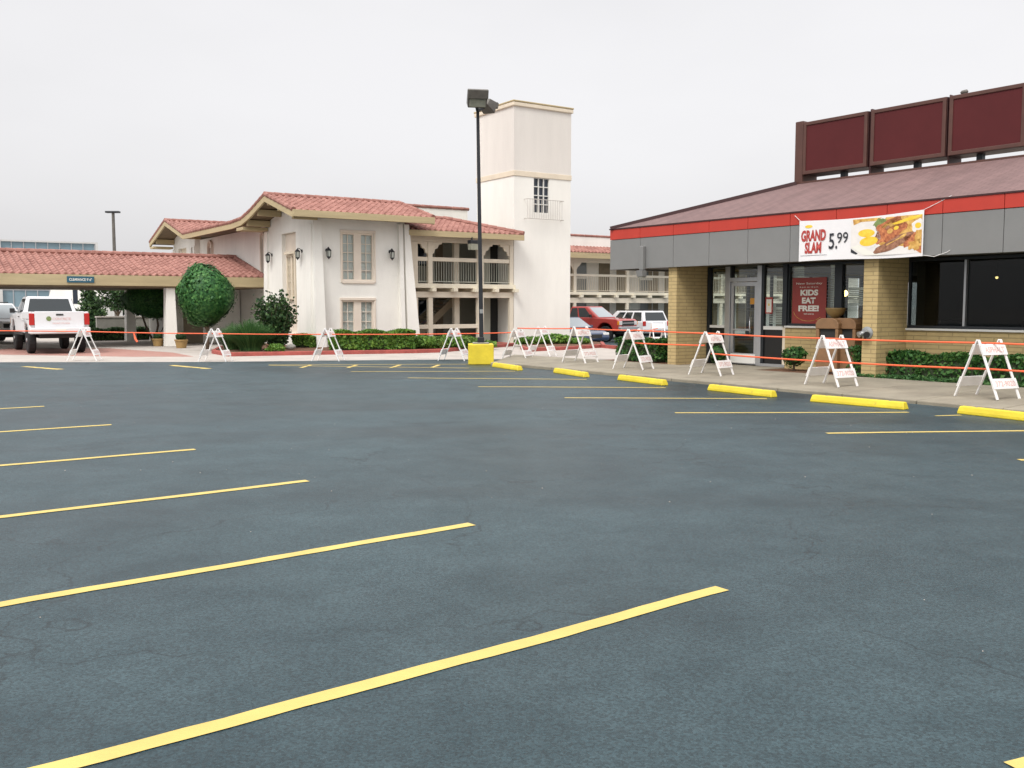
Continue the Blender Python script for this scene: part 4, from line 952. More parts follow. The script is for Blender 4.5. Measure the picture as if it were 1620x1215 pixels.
def casement(par, ax, c, a0, a1, z0, z1, cols, rows, fm_='pinkcream', gm='glass_room', depth=.10, mid=.16, back='curtain', sgn=1):
    """double sash window; ax 'x' faces -y, ax 'y' faces -x; c is the plane of the frame's face"""
    def bx(mb, l, r_, d0, d1, b, t): return mb.box(l, r_, c + d0, c + d1, b, t) if ax == 'x' else mb.box(c + d0, c + d1, l, r_, b, t)
    fr = MB(); ft = .07
    bx(fr, a0, a0 + ft, 0, depth, z0, z1); bx(fr, a1 - ft, a1, 0, depth, z0, z1); bx(fr, a0 + ft, a1 - ft, 0, depth, z0, z0 + ft); bx(fr, a0 + ft, a1 - ft, 0, depth, z1 - ft, z1)
    m_ = (a0 + a1) / 2; bx(fr, m_ - mid, m_ + mid, .005, depth, z0 + ft, z1 - ft)
    w_ = fr.build('window', M[fm_], par)
    for l, r_ in ((a0 + ft, m_ - mid), (m_ + mid, a1 - ft)):
        s = MB()
        for i in range(1, cols): x = l + (r_ - l) * i / cols; bx(s, x - .014, x + .014, depth - .03, depth, z0 + ft, z1 - ft)
        for j in range(1, rows): z = z0 + ft + (z1 - z0 - 2 * ft) * j / rows; bx(s, l, r_, depth - .028, depth - .002, z - .014, z + .014)
        s.build('glazing_bars', M[fm_], w_)
        bx(MB(), l, r_, depth + .003, depth + .009, z0 + ft, z1 - ft).build('pane', M[gm], w_)
        if back: bx(MB(), l - .03, r_ + .03, depth + .03, depth + .04, z0 + ft, z1 - ft).build('curtain', M[back], w_)
    return w_
rc = MB(); rc.box(.17, .19, 1.78, 3.40, .6, 4.74); rc.build('recess_panel', M['pinkcream'], mot)
casement(mot, 'y', .06, 1.95, 3.05, 2.0, 3.85, 2, 5, 'cream', depth=.06, mid=.08, back=None)
w = MB().box(-.06, .10, 1.80, 3.05, 3.86, 3.98).box(-.05, .10, 1.82, 1.94, 1.0, 3.855).build('recess_trim', M['cream'], mot, bevel=.01)
MB().wall('y', .20, .24, 18.3, 20.0, 2.0, 4.95, [(18.6, 19.7, 2.2, 4.0)]).build('recess_panel', M['cream'], mot); MB().box(.25, .27, 18.6, 19.7, 2.2, 4.0).build('dark_pane', M['glass_dark'], mot); MB().box(.2, .22, 16.95, 17.35, 2.6, 4.9).build('dark_pane', M['glass_dark'], mot)
# front wall
FW = [(1.23, 2.65, 2.73, 4.66), (1.19, 2.63, .62, 1.95)]
MB().wall('x', 0.0, .30, .302, 4.06, 0, 5.18, FW).build('front_wall', M['stucco'], mot)
casement(mot, 'x', .03, 1.23, 2.65, 2.73, 4.66, 2, 5); casement(mot, 'x', .03, 1.19, 2.63, .62, 1.95, 2, 3)
w = MB()
for (a0, a1, z0, z1) in FW: w.box(a0 - .07, a1 + .07, -.05, -.002, z1 + .002, z1 + .11); w.box(a0 - .06, a0 - .001, -.04, -.002, z0 - .06, z1); w.box(a1 + .001, a1 + .06, -.04, -.002, z0 - .06, z1); w.box(a0 - .001, a1 + .001, -.05, -.002, z0 - .10, z0 - .002)
w.build('window_trim', M['pinkcream'], mot, bevel=.008)
MB().hexa([(-.05, -.40, 0), (.38, -.40, 0), (.38, -.003, 0), (-.05, -.003, 0)], [(.0, -.10, 5.1), (.34, -.10, 5.1), (.34, -.003, 5.1), (.0, -.003, 5.1)]).build('buttress', M['stucco'], mot)
for a0, a1, b0_, b1_ in ((3.74, 3.92, 3.74, 3.92), (4.00, 4.22, 4.03, 4.62)):
    MB().hexa([(b0_, -.34, 0), (b1_, -.34, 0), (b1_, -.003, 0), (b0_, -.003, 0)], [(a0, -.10, 5.1), (a1, -.10, 5.1), (a1, -.003, 5.1), (a0, -.003, 5.1)]).build('buttress', M['stucco'], mot)
MB().box(3.90, 4.18, .302, 8.0, 0, 5.3).build('return_wall', M['stucco'], mot)
# balcony range between the block and the tower
QB = .58; PT = 9.93
BR = [(QB - .62, 4.92), (QB + 2.6, 5.72)]
hip = lambda p, q: p < 10.05 - max(0, (q - (QB - .62))) * .72
tb = tile_roof(BR, 4.35, 10.05, hip)
ridge_tiles(tb, (10.05, QB - .62, 4.98), (7.75, QB + 2.6, 5.80), .11); ridge_tiles(tb, (4.4, QB + 2.6, 5.76), (7.75, QB + 2.6, 5.78), .11)
tb.build('tile_roof', M['tile'], mot, fix=False)
MB().box(4.2, 10.03, QB - .70, QB - .62, 4.66, 4.90).build('fascia', M['tan'], mot, bevel=.008)
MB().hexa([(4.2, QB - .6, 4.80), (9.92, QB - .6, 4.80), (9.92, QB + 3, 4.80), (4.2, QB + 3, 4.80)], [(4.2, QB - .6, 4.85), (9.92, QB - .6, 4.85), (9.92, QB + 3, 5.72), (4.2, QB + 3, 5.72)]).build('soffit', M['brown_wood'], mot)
MB().box(4.2, 9.9, QB, QB + .16, 4.48, 4.795).build('head_beam', M['post'], mot, bevel=.01)
def bracket(p, s):
    P = [(0, 4.475), (s * .50, 4.475), (s * .48, 4.40), (s * .33, 4.37), (s * .27, 4.22), (s * .14, 4.17), (s * .09, 4.0), (0, 3.98)]
    return MB().prism(P, lambda x, z, k: (p + x, QB + .03 + .10 * k, z)).build('bracket', M['post'], mot)
pA = [(4.63, 4.98), (5.48, 5.70), (7.98, 8.30), (9.70, 9.90)]
for i, (l, r_) in enumerate(pA):
    MB().box(l, r_, QB - .01, QB + .17, .0, 2.08).build('lower_post', M['post'], mot, bevel=.01)
    MB().box(l, r_, QB - .01, QB + .17, 2.69, 4.475).build('upper_post', M['post'], mot, bevel=.01)
for p, s in ((5.48, -1), (5.70, 1), (8.30, 1), (9.70, -1)): bracket(p, s)
MB().box(4.2, 9.92, QB - .06, QB + .20, 3.66, 3.82).build('handrail', M['post'], mot, bevel=.01) if False else None
for l, r_ in ((4.985, 5.475), (5.705, 7.975), (8.305, 9.695)):
    rl = MB().box(l, r_, QB + .02, QB + .14, 3.66, 3.83).build('handrail', M['post'], mot, bevel=.008)
    bl = MB(); x = l + .09
    while x < r_ - .03: bl.box(x - .009, x + .009, QB + .06, QB + .08, 2.80, 3.658); x += .125
    bl.box(l, r_, QB + .05, QB + .095, 2.765, 2.798); bl.build('balusters', M['greywall'], mot)
MB().box(4.2, 9.92, QB - .16, QB + 3.2, 2.50, 2.688).build('balcony_deck', M['deck'], mot, bevel=.01)
x = 5.6
while x < 9.9: MB().box(x - .10, x + .10, QB - .34, QB + 3.0, 2.345, 2.498).build('joist', M['deck'], mot, bevel=.01); x += 1.07
MB().box(4.2, 9.92, QB + .01, QB + .15, 2.09, 2.343).build('lower_beam', M['post'], mot, bevel=.008)
MB().box(4.99, 8.0, QB + .01, QB + .15, .74, .92).build('low_rail', M['post'], mot, bevel=.008)
MB().box(4.2, 9.92, QB + 3.2, QB + 3.4, 0, 5.6).build('back_wall', M['greywall'], mot)  # stucco wall coloured as it looks in the balcony's shade
for z0, z1 in ((0, 2.495), (2.69, 4.795)):
    MB().box(8.62, 9.28, QB + 1.0, QB + 1.15, z0, z1).build('partition', M['greywall'], mot)
    MB().box(9.30, 9.92, QB + 1.35, QB + 1.40, z0, min(z1, z0 + 2.1)).build('doorway_shade_slab', M['dark'], mot)  # thin black slab stands in for the shaded door opening
    MB().box(7.22, 7.48, QB + .75, QB + .95, z0, z1).build('inner_post', M['post'], mot)
    dr_ = MB().box(7.62, 7.98, QB + 3.12, QB + 3.198, z0, z0 + 2.05).build('room_door', M['door_brown'], mot)
    w = MB().box(6.3, 7.1, QB + 3.14, QB + 3.198, z0 + .9, z0 + 2.0).build('room_window', M['glass_dark'], mot)
st = MB()                                                    # stair rising behind the lower posts
for k in range(13):
    st.box(5.3 + k * .22, 5.3 + k * .22 + .30, QB + 1.4, QB + 2.6, .18 * k + .14, .18 * k + .20)
st.build('stair_treads', M['retain'], mot)
MB().bar((5.2, QB + 1.38, .05), (8.15, QB + 1.38, 2.46), .06, .30).bar((5.2, QB + 2.62, .05), (8.15, QB + 2.62, 2.46), .06, .30).build('stair_stringers', M['door_brown'], mot)
# flat parapet block behind
pk = mp_(740, 5.4)
MB().box(4.3, pk, 5.4, 14, 0, 6.52).build('parapet_block', M['stucco'], mot); cp = MB(); ridge_tiles(cp, (4.3, 5.42, 6.54), (pk + .05, 5.42, 6.54), .09); cp.build('parapet_tiles', M['tile'], mot)
# tower
tw = thing('motel_tower', 'square white stucco tower with cream cap and one gridded window', 'tower', MW(PT, QB), MZ)
TWd = 3.22
twi = [(1.10, 1.97, 6.02, 7.66)]
MB().wall('x', 0, .3, 0, TWd, 0, 7.62, [(1.10, 1.97, 6.02, 7.621)]).build('front_wall', M['stucco_tower'], tw)
MB().box(0, .3, .301, TWd, 0, 7.62).build('side_wall', M['stucco_tower'], tw); MB().box(TWd - .3, TWd, .301, TWd, 0, 7.62).build('side_wall', M['stucco_tower'], tw); MB().box(.301, TWd - .301, TWd - .3, TWd, 0, 7.62).build('rear_wall', M['stucco_tower'], tw)
MB().box(-.035, TWd + .035, -.035, TWd + .035, 7.622, 7.86).build('band', M['cream'], tw, bevel=.012)
MB().box(-.01, TWd + .01, -.01, TWd + .01, 7.862, 10.72).build('upper_stage', mat('tower_upper_stucco', (.69, .65, .60), .9, .4, 28, .06, .8, streak=(1, 1, .2), detail=6), tw)
MB().box(-.09, TWd + .09, -.09, TWd + .09, 10.722, 10.90).build('cornice', M['cream'], tw, bevel=.03); MB().box(-.11, TWd + .11, -.11, TWd + .11, 10.902, 10.98).build('cap', M['tan'], tw, bevel=.03)
g = MB()
for i in range(4): x = 1.10 + .87 * i / 3; g.box(x - .022, x + .022, .03, .09, 6.02, 7.61)
for j in range(5): z = 6.02 + 1.59 * j / 4; g.box(1.10, 1.97, .035, .085, z - .02, z + .02)
w = g.build('window', M['white_sill'], tw); MB().box(1.10, 1.97, .10, .112, 6.02, 7.61).build('pane', M['glass_dark'], w)
r_ = MB(); x0, x1 = .56, 2.62
for z in (5.72, 6.60): r_.tube([(x0, -.003, z), (x0, -.28, z), (x1, -.28, z), (x1, -.003, z)], .018, 6)
k = 0
while x0 + .13 * k <= x1 + .01: r_.tube([(x0 + .13 * k, -.28, 5.72), (x0 + .13 * k, -.28, 6.62)], .010, 5); k += 1
r_.build('balconet_rail', mat('weathered_white_iron', (.50, .47, .43), .6), tw)
# wall lanterns
def lantern(loc, rz, label, first=[None]):
    if first[0]: return dup(first[0], loc, rz, label)
    t = thing('wall_lantern', label, 'lantern', loc, rz, 'dark iron wall lanterns'); first[0] = t; t.scale = (.8, .8, .8)
    MB().lathe([(.09, 0), (.09, -.02), (.03, -.04)], (0, 0, .10), 'y', 10).build('back_plate', M['black_metal'], t)
    MB().tube([(0, -.03, .10), (0, -.12, .22), (0, -.22, .24), (0, -.24, .18)], .02, 7).build('arm', M['black_metal'], t)
    MB().lathe([(.02, .22), (.06, .17), (.15, .08), (.13, .06)], (0, -.24, 0), 'z', 8).build('hood', M['black_metal'], t)
    MB().lathe([(.11, .06), (.09, -.22)], (0, -.24, 0), 'z', 8).build('glass', M['frost'], t)
    cg = MB()
    for a_ in range(4): cg.bar((.115 * math.cos(a_ * 1.57 + .78), -.24 + .115 * math.sin(a_ * 1.57 + .78), .06), (.095 * math.cos(a_ * 1.57 + .78), -.24 + .095 * math.sin(a_ * 1.57 + .78), -.23), .028, .028)
    cg.lathe([(.11, -.22), (.10, -.26), (.04, -.31), (.01, -.36)], (0, -.24, 0), 'z', 8); cg.build('cage', M['black_metal'], t); return t
lantern(MW(.60, -.003, 3.85), MZ, 'iron wall lantern on the front wall left of the upper window')
lantern(MW(3.38, -.003, 3.88), MZ, 'iron wall lantern on the front wall right of the upper window')
lantern(MW(-.003, 1.10, 3.85), MZ - math.pi / 2, 'iron wall lantern on the side wall right of the tall recess')
lantern(MW(-.003, 4.60, 3.85), MZ - math.pi / 2, 'iron wall lantern on the side wall left of the tall recess')
t = thing('eave_floodlight', 'square floodlight hanging under the balcony eave beside the black pole', 'floodlight', MW(mp_(748, QB - .75), QB - .75, 4.15), MZ)
MB().box(-.19, .19, -.16, .14, .26, .42).build('housing', M['black_metal'], t, bevel=.02); MB().hexa([(-.17, -.14, 0), (.17, -.14, 0), (.17, .10, 0), (-.17, .10, 0)], [(-.19, -.16, .258), (.19, -.16, .258), (.19, .12, .258), (-.19, .12, .258)]).build('lens', M['lens'], t); MB().box(-.03, .03, .05, .12, .421, .56).build('stem', M['black_metal'], t)

# canopy over the drive
cn = thing('entrance_canopy', 'long drive through canopy with red tile roof and tan fascia', 'canopy', MW(0, 6.0), MZ)
CP = [(0, 3.0), (4.25, 4.03), (8.5, 3.0)]; cx0, cx1 = -17.0, .18
tcn = tile_roof(CP, cx0, cx1); ridge_tiles(tcn, (cx0, 4.25, 4.08), (cx1, 4.25, 4.08)); [ridge_tiles(tcn, (cx1 - .05, q0, z0 + .05), (cx1 - .05, q1, z1 + .05), .10) for (q0, z0), (q1, z1) in zip(CP, CP[1:])]
tcn.build('tile_roof', M['tile'], cn, fix=False)
MB().box(cx0, cx1, -.08, -.002, 2.55, 2.98).build('fascia', M['tan'], cn, bevel=.01); MB().box(cx0, cx1, 8.502, 8.58, 2.55, 2.98).build('fascia', M['tan'], cn, bevel=.01)
MB().prism([(0, 2.60), (8.5, 2.60), (8.5, 2.96), (4.25, 3.98), (0, 2.96)], lambda q, z, k: (cx1 - .01 if k else cx1 - .08, q, z)).build('end_gable', M['tan'], cn)
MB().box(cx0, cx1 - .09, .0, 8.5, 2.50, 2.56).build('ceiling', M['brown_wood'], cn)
for x in (mp_(262, 6.1), mp_(262, 6.1) - 11.5):
    for q in (.12, 7.9): MB().hexa([(x - .06, q - .04, 0), (x + .42, q - .04, 0), (x + .42, q + .50, 0), (x - .06, q + .50, 0)], [(x, q, 2.499), (x + .36, q, 2.499), (x + .36, q + .46, 2.499), (x, q + .46, 2.499)]).build('column', M['stucco'], cn, bevel=.015)
x = mp_(277, 7.4)
MB().box(x, x + .5, 2.2, 3.6, 0, 2.499).build('stone_pier', M['retain'], cn, bevel=.02)
MB().box(-3.0, .2, 3.8, 8.3, 0, 2.499).build('lobby_wall', M['stucco'], cn)
MB().box(-2.7, -1.6, 3.77, 3.798, .0, 2.1).build('lobby_door', M['door_brown'], cn)
sg = thing('clearance_sign', 'small teal sign with white lettering on the canopy fascia', 'sign', MW(mp_(105, 5.9), 5.885, 2.66), MZ)
sw_ = mp_(148, 5.9) - mp_(105, 5.9); MB().box(0, sw_, 0, .03, 0, .25).build('plate', M['signteal'], sg, bevel=.005)
text_obj('lettering', "CLEARANCE 9'-6\"", M['white_print'], sg, (.08, -.001, .07), X, U, sw_ - .16, .11, bold=.02)

# long room wing seen between the tower and the diner
W0 = Vector((58 * 88 / 1500, 58)); WZ = MZ
def WWd(p, q, z=0.): v = W0 + uM * p + vM * q; return Vector((v.x, v.y, z))
wg = thing('motel_wing', 'two storey motel room wing with open galleries behind the parked vehicles', 'motel wing', WWd(0, 0), WZ)
def wp(px, q=0): return col_on(W0 + vM * q, uM, px, 430)
x0, x1 = -9, 30
tw_ = tile_roof([(-.7, 4.98), (.9, 5.44)], x0, x1); tw_.build('tile_roof', M['tile'], wg, fix=False)
MB().box(x0, x1, -.78, -.702, 4.62, 4.95).build('fascia', M['tan'], wg); MB().box(x0, x1, -.7, 1.49, 4.66, 4.72).build('soffit', M['cream'], wg)
MB().box(x0, x1, .9, 10, 5.0, 6.10).build('parapet', M['stucco'], wg); c_ = MB(); ridge_tiles(c_, (x0, .92, 6.12), (x1, .92, 6.12), .08); c_.build('parapet_tiles', M['tile'], wg)
MB().box(x0, x1, 1.5, 1.7, -.3, 4.999).build('wall', M['wingwall'], wg); MB().box(x0, x1, -.12, 1.49, 2.42, 2.60).build('gallery_deck', M['deck'], wg, bevel=.01)
MB().box(x0, x1, 0, .14, 1.93, 2.24).build('lower_beam', M['post'], wg); MB().box(x0, x1, 0, .10, 4.40, 4.655).build('head_beam', M['post'], wg)
x = wp(910) - .58 * 2
while x < x1: MB().box(x, x + .22, -.26, 1.4, 2.26, 2.41).build('joist', M['deck'], wg); x += 1.40
ps_ = [wp(993.5) + (wp(993.5) - wp(910)) * k for k in range(-3, 6)]
for x in ps_:
    MB().box(x - .10, x + .10, 0, .15, 0, 1.929).build('lower_post', M['post'], wg); MB().box(x - .10, x + .10, 0, .15, 2.602, 4.399).build('upper_post', M['post'], wg)
    for s in (-1, 1): MB().prism([(0, 4.398), (s * .42, 4.398), (s * .25, 4.2), (s * .12, 4.1), (0, 3.9)], lambda a, z, k: (x + s * .10 + a, .03 + .09 * k, z)).build('bracket', M['post'], wg)
for a, b in zip(ps_, ps_[1:]):
    MB().box(a + .102, b - .102, .02, .12, 3.56, 3.70).build('handrail', M['post'], wg)
    bl = MB(); x = a + .2
    while x < b - .12: bl.box(x - .011, x + .011, .06, .082, 2.70, 3.558); x += .15
    bl.box(a + .102, b - .102, .05, .09, 2.665, 2.698); bl.build('balusters', M['post'], wg)
for z in (.02, 2.602):
    for l, r_ in ((948, 965), (976, 991)):
        for o_ in [(wp(993.5) - wp(910)) * g_ for g_ in (-1, 0, 1, 2, 3, 4)]: MB().box(wp(l, 1.45) + o_, wp(r_, 1.45) + o_, 1.46, 1.498, z, z + 2.0).build('room_door', M['door_brown'], wg)
    for l, r_ in ((911, 929), (1012, 1033), (1095, 1115)):
        w = MB().wall('x', 1.44, 1.498, wp(l, 1.45), wp(r_, 1.45), z + .08, z + 2.0, [(wp(l, 1.45) + .06, wp(r_, 1.45) - .06, z + .14, z + .85), (wp(l, 1.45) + .06, wp(r_, 1.45) - .06, z + 1.0, z + 1.94)]).build('window', M['white_sill'], wg)
        MB().box(wp(l, 1.45) + .06, wp(r_, 1.45) - .06, 1.47, 1.48, z + .14, z + 1.94).build('pane', mat('room_glass', (.16, .18, .18), .15), w)

# ================================================================== VEHICLES  (x forward, y left, origin on the ground)
def wheels(t, xs, yw, r, w=.26, extra=0):
    for x in xs:
        for s in (-1, 1):
            y = s * yw
            k = MB().lathe([(r * .62, -w / 2), (r * .93, -w / 2), (r, -w / 2 + .04), (r, w / 2 - .04), (r * .93, w / 2), (r * .62, w / 2)], (x, y, r), 'y', 22).build('wheel', M['tyre'], t, smooth=False, bevel=.01)
            q = MB().lathe([(r * .60, -w * .30), (r * .60, w * .30)], (x, y, r), 'y', 18)
            for i in range(6):
                a = i * math.pi / 3; q.bar((x, y + s * w * .36, r), (x + r * .56 * math.cos(a), y + s * w * .36, r + r * .56 * math.sin(a)), .09, .05, up=(0, 1, 0))
            q.lathe([(r * .20, -.03), (r * .14, .04)], (x, y + s * w * .40, r), 'y', 10); q.build('rim', M['rim'], k)
def arch_profile(x0, x1, zb, zt_pts, wx, r):
    """lower outline with round wheel openings, upper outline zt_pts from front to rear"""
    P = [(x0, zb)]
    for x in sorted(wx):
        n = 9
        for i in range(n + 1):
            a = math.pi - math.pi * i / n; P.append((x + r * math.cos(a), max(zb, zb + (r * 1.0) * math.sin(a) * .9)))
    P.append((x1, zb)); return P + zt_pts
def greenhouse(t, base, top, zb, zt, hwb, hwt, paint, posts, rake_name='cab'):
    """base=(rear,front) x at the belt, top=(rear,front) x at the roof"""
    b = [(base[0], -hwb, zb), (base[1], -hwb, zb), (base[1], hwb, zb), (base[0], hwb, zb)]
    u = [(top[0], -hwt, zt), (top[1], -hwt, zt), (top[1], hwt, zt), (top[0], hwt, zt)]
    c = MB().hexa(b, u).build(rake_name, paint, t, bevel=.06, seg=3)
    def quad(p00, p10, p11, p01, u0, u1, v0, v1, name, m, out_):
        f = lambda a, d: Vector(p00).lerp(Vector(p10), a).lerp(Vector(p01).lerp(Vector(p11), a), d)
        P = [f(u0, v0), f(u1, v0), f(u1, v1), f(u0, v1)]; n = (P[1] - P[0]).cross(P[3] - P[0]).normalized() * .012
        if n.dot(Vector(out_)) < 0: n = -n
        MB().hexa([p - n * .4 for p in P], [p + n for p in P]).build(name, m, c, bevel=.004)
    quad(b[1], b[2], u[2], u[1], .07, .93, .06, .90, 'windscreen', M['glass_front'], (1, 0, 0))
    quad(b[3], b[0], u[0], u[3], .08, .92, .10, .86, 'rear_window', M['glass_car'], (-1, 0, 0))
    for (a, d) in posts:
        quad(b[0], b[1], u[1], u[0], a, d, .06, .86, 'side_window', M['glass_car'], (0, -1, 0)); quad(b[3], b[2], u[2], u[3], a, d, .06, .86, 'side_window', M['glass_car'], (0, 1, 0))
    return c
def pickup(name, label, loc, rz, paint, lift=.0, tail_text=None, amber=False):
    t = thing(name, label, 'pickup truck', loc, rz); r = .40 + lift * .4; z = lift; hw = .98
    P = arch_profile(-2.72, 2.72, .50 + z, [(2.76, .62 + z), (2.74, 1.08 + z), (2.62, 1.16 + z), (1.15, 1.24 + z), (-.70, 1.24 + z), (-.72, 1.02 + z), (-2.74, 1.02 + z)], (-1.72, 1.86), r + .06)
    MB().prism(P, lambda x, zz, k: (x, hw if k else -hw, zz)).build('body', paint, t, bevel=.05, seg=3)
    for s in (-1, 1): MB().box(-2.72, -.72, min(s * (hw - .10), s * hw), max(s * (hw - .10), s * hw), 1.021 + z, 1.30 + z).build('bed_side', paint, t, bevel=.03)
    MB().box(-.86, -.74, -hw + .1, hw - .1, 1.021 + z, 1.29 + z).build('bed_front', paint, t)
    tg = MB().box(-2.80, -2.72, -hw + .17, hw - .17, .72 + z, 1.31 + z).build('tailgate', paint, t, bevel=.02)
    MB().box(-2.815, -2.80, -.12, .12, 1.16 + z, 1.22 + z).build('handle', M['plastic'], tg, bevel=.005)
    if tail_text:
        MB().lathe([(.085, 0), (.085, .008)], (-2.812, .36, 1.05 + z), 'x', 14).build('emblem', M['greens'], tg)
        for i, tx in enumerate(tail_text): text_obj('lettering', tx, M['pale_red_print'], tg, (-2.812, .24, (1.0 - .15 * i) + z), (0, -1, 0), (0, 0, 1), .60 if i == 0 else .56, .085 if i == 0 else .06, bold=.01)
    for s in (-1, 1):
        k = MB().box(-2.79, -2.70, min(s * (hw - .165), s * (hw + .012)), max(s * (hw - .165), s * (hw + .012)), .82 + z, 1.24 + z).build('tail_light', M['tail'], t, bevel=.02)
        MB().box(2.66, 2.79, min(s * .62, s * .93), max(s * .62, s * .93), .84 + z, 1.05 + z).build('headlight', M['head'], t, bevel=.02)
        MB().box(2.68, 2.795, min(s * .93, s * .985), max(s * .93, s * .985), .84 + z, 1.05 + z).build('indicator', M['amber'], t, bevel=.015)
        m_ = MB().box(.92, 1.04, min(s * (hw + .03), s * (hw + .20)), max(s * (hw + .03), s * (hw + .20)), 1.24 + z, 1.42 + z); m_.bar((.98, s * (hw - .05), 1.28 + z), (.98, s * (hw + .05), 1.30 + z), .05, .04); m_.build('mirror', M['plastic'], t, bevel=.02)
        MB().box(-.05, .15, min(s * hw, s * (hw + .025)), max(s * hw, s * (hw + .025)), 1.08 + z, 1.12 + z).build('door_handle', M['plastic'], t)
        MB().box(-1.2, 1.3, min(s * (hw - .1), s * (hw + .05)), max(s * (hw - .1), s * (hw + .05)), .44 + z, .495 + z).build('side_step', M['plastic'], t)
    MB().box(-2.98, -2.80, -hw - .01, hw + .01, .52 + z, .73 + z).build('rear_bumper', M['chrome'] if tail_text is None else paint, t, bevel=.03); MB().box(-2.99, -2.981, -.17, .17, .57 + z, .68 + z).build('licence_plate', M['white_print'], t)
    MB().box(2.74, 2.92, -hw - .01, hw + .01, .50 + z, .76 + z).build('front_bumper', M['chrome'], t, bevel=.04)
    gq = MB().box(2.70, 2.80, -.60, .60, .80 + z, 1.08 + z).build('grille', M['plastic'], t, bevel=.02); MB().box(2.795, 2.815, -.60, .60, .92 + z, .97 + z).build('grille_bar', M['chrome'], gq)
    MB().box(-2.5, 2.4, -.62, .62, .34 + z, .495 + z).build('chassis', M['dark'], t)
    greenhouse(t, (-.72, 1.42), (-.50, .55), 1.22 + z, 1.86 + z, hw - .05, hw - .22, paint, [(.07, .36), (.41, .80)])
    wheels(t, (-1.72, 1.86), hw - .15, r); return t
def suv(name, label, loc, rz, paint, cat='suv', h=1.85, hood=True, L=2.45):
    t = thing(name, label, cat, loc, rz); hw = .95; r = .37
    P = arch_profile(-L, L, .42, [(L + .03, .60), (L, .95), (L - .15, 1.04), (1.05, 1.12), (-L, 1.12), (-L - .03, .7)], (-1.40, 1.45), r + .05)
    MB().prism(P, lambda x, zz, k: (x, hw if k else -hw, zz)).build('body', paint, t, bevel=.06, seg=3)
    greenhouse(t, (-L + .02, 1.25), (-L + .28, .42), 1.10, h, hw - .04, hw - .2, paint, [(.06, .30), (.35, .56), (.61, .82)])
    for s in (-1, 1):
        MB().box(L - .10, L + .05, min(s * .55, s * .88), max(s * .55, s * .88), .74, .93).build('headlight', M['head'], t, bevel=.02); MB().box(-L - .04, -L + .06, min(s * .78, s * .955), max(s * .78, s * .955), .85, 1.12).build('tail_light', M['tail'], t, bevel=.02)
        m_ = MB().box(.88, 1.0, min(s * (hw + .02), s * (hw + .18)), max(s * (hw + .02), s * (hw + .18)), 1.10, 1.24).build('mirror', M['plastic'], t, bevel=.02)
    MB().box(L + .0, L + .14, -hw, hw, .42, .64).build('front_bumper', M['galv'], t, bevel=.04); MB().box(-L - .14, -L, -hw, hw, .42, .64).build('rear_bumper', M['galv'], t, bevel=.04)
    MB().box(L - .06, L + .045, -.5, .5, .72, .92).build('grille', M['plastic'], t, bevel=.01); MB().box(-L + .2, L - .2, -.6, .6, .28, .415).build('chassis', M['dark'], t)
    rr_ = MB(); [rr_.bar((-L + .5, s * .62, h + .05), (.1, s * .62, h + .05), .05, .05) for s in (-1, 1)]; rr_.build('roof_rail', M['plastic'], t)
    wheels(t, (-1.40, 1.45), hw - .13, r, .22); return t
def sedan(name, label, loc, rz, paint):
    t = thing(name, label, 'car', loc, rz); hw = .89; r = .32; L = 2.35
    P = arch_profile(-L, L, .30, [(L + .05, .45), (L, .66), (L - .3, .76), (.95, .90), (-1.35, .95), (-L + .1, .93), (-L - .03, .6)], (-1.35, 1.42), r + .05)
    MB().prism(P, lambda x, zz, k: (x, hw if k else -hw, zz)).build('body', paint, t, bevel=.08, seg=3)
    greenhouse(t, (-1.75, 1.15), (-1.0, .25), .90, 1.42, hw - .06, hw - .25, paint, [(.12, .44), (.49, .80)])
    for s in (-1, 1):
        MB().box(L - .22, L + .03, min(s * .5, s * .86), max(s * .5, s * .86), .55, .68).build('headlight', M['head'], t, bevel=.03); MB().box(-L - .02, -L + .1, min(s * .5, s * .86), max(s * .5, s * .86), .68, .86).build('tail_light', M['tail'], t, bevel=.02)
        MB().box(.72, .86, min(s * hw, s * (hw + .16)), max(s * hw, s * (hw + .16)), .90, 1.02).build('mirror', paint, t, bevel=.02)
    MB().box(L - .05, L + .05, -.4, .4, .42, .60).build('grille', M['plastic'], t, bevel=.01)
    wheels(t, (-1.35, 1.42), hw - .12, r, .2); return t
def at_col(px, Y): return Vector(((px - 810) / F * Y, Y, 0))
def heading(dx, dy): return math.atan2(dy, dx)

hd_ = Vector((-.56, .83)).normalized(); c = G(91, 558.5); c = Vector((c.x + hd_.x * 2.0, c.y + hd_.y * 2.0, 0))
pickup('pickup_truck', 'white pickup with red tailgate lettering, parked on the paved apron', c, heading(*hd_), M['car_white'], .22, ['CONCRETE', 'PAVING 372-9020'])
pickup('pickup_truck', 'red pickup parked beside the tower, facing the diner', Vector((4.26, 54.3, -.25)), heading(.78, -.62), M['car_red'], .10)
sedan('parked_car', 'dark blue car mostly hidden behind the tower and the red pickup', Vector((2.75, 48.1, -.25)), heading(.55, -.83), M['car_blue'])
suv('sport_utility_vehicle', 'white sport utility vehicle showing its tail beside the red pickup', Vector((7.15, 57.2, -.27)), heading(-.5, .87), M['car_white'], 'suv', 1.72)
suv('sport_utility_vehicle', 'white sport utility vehicle at the left frame edge beyond the pickup', at_col(-8, 45.5), heading(.75, -.66), M['car_white'], 'suv', 1.85)

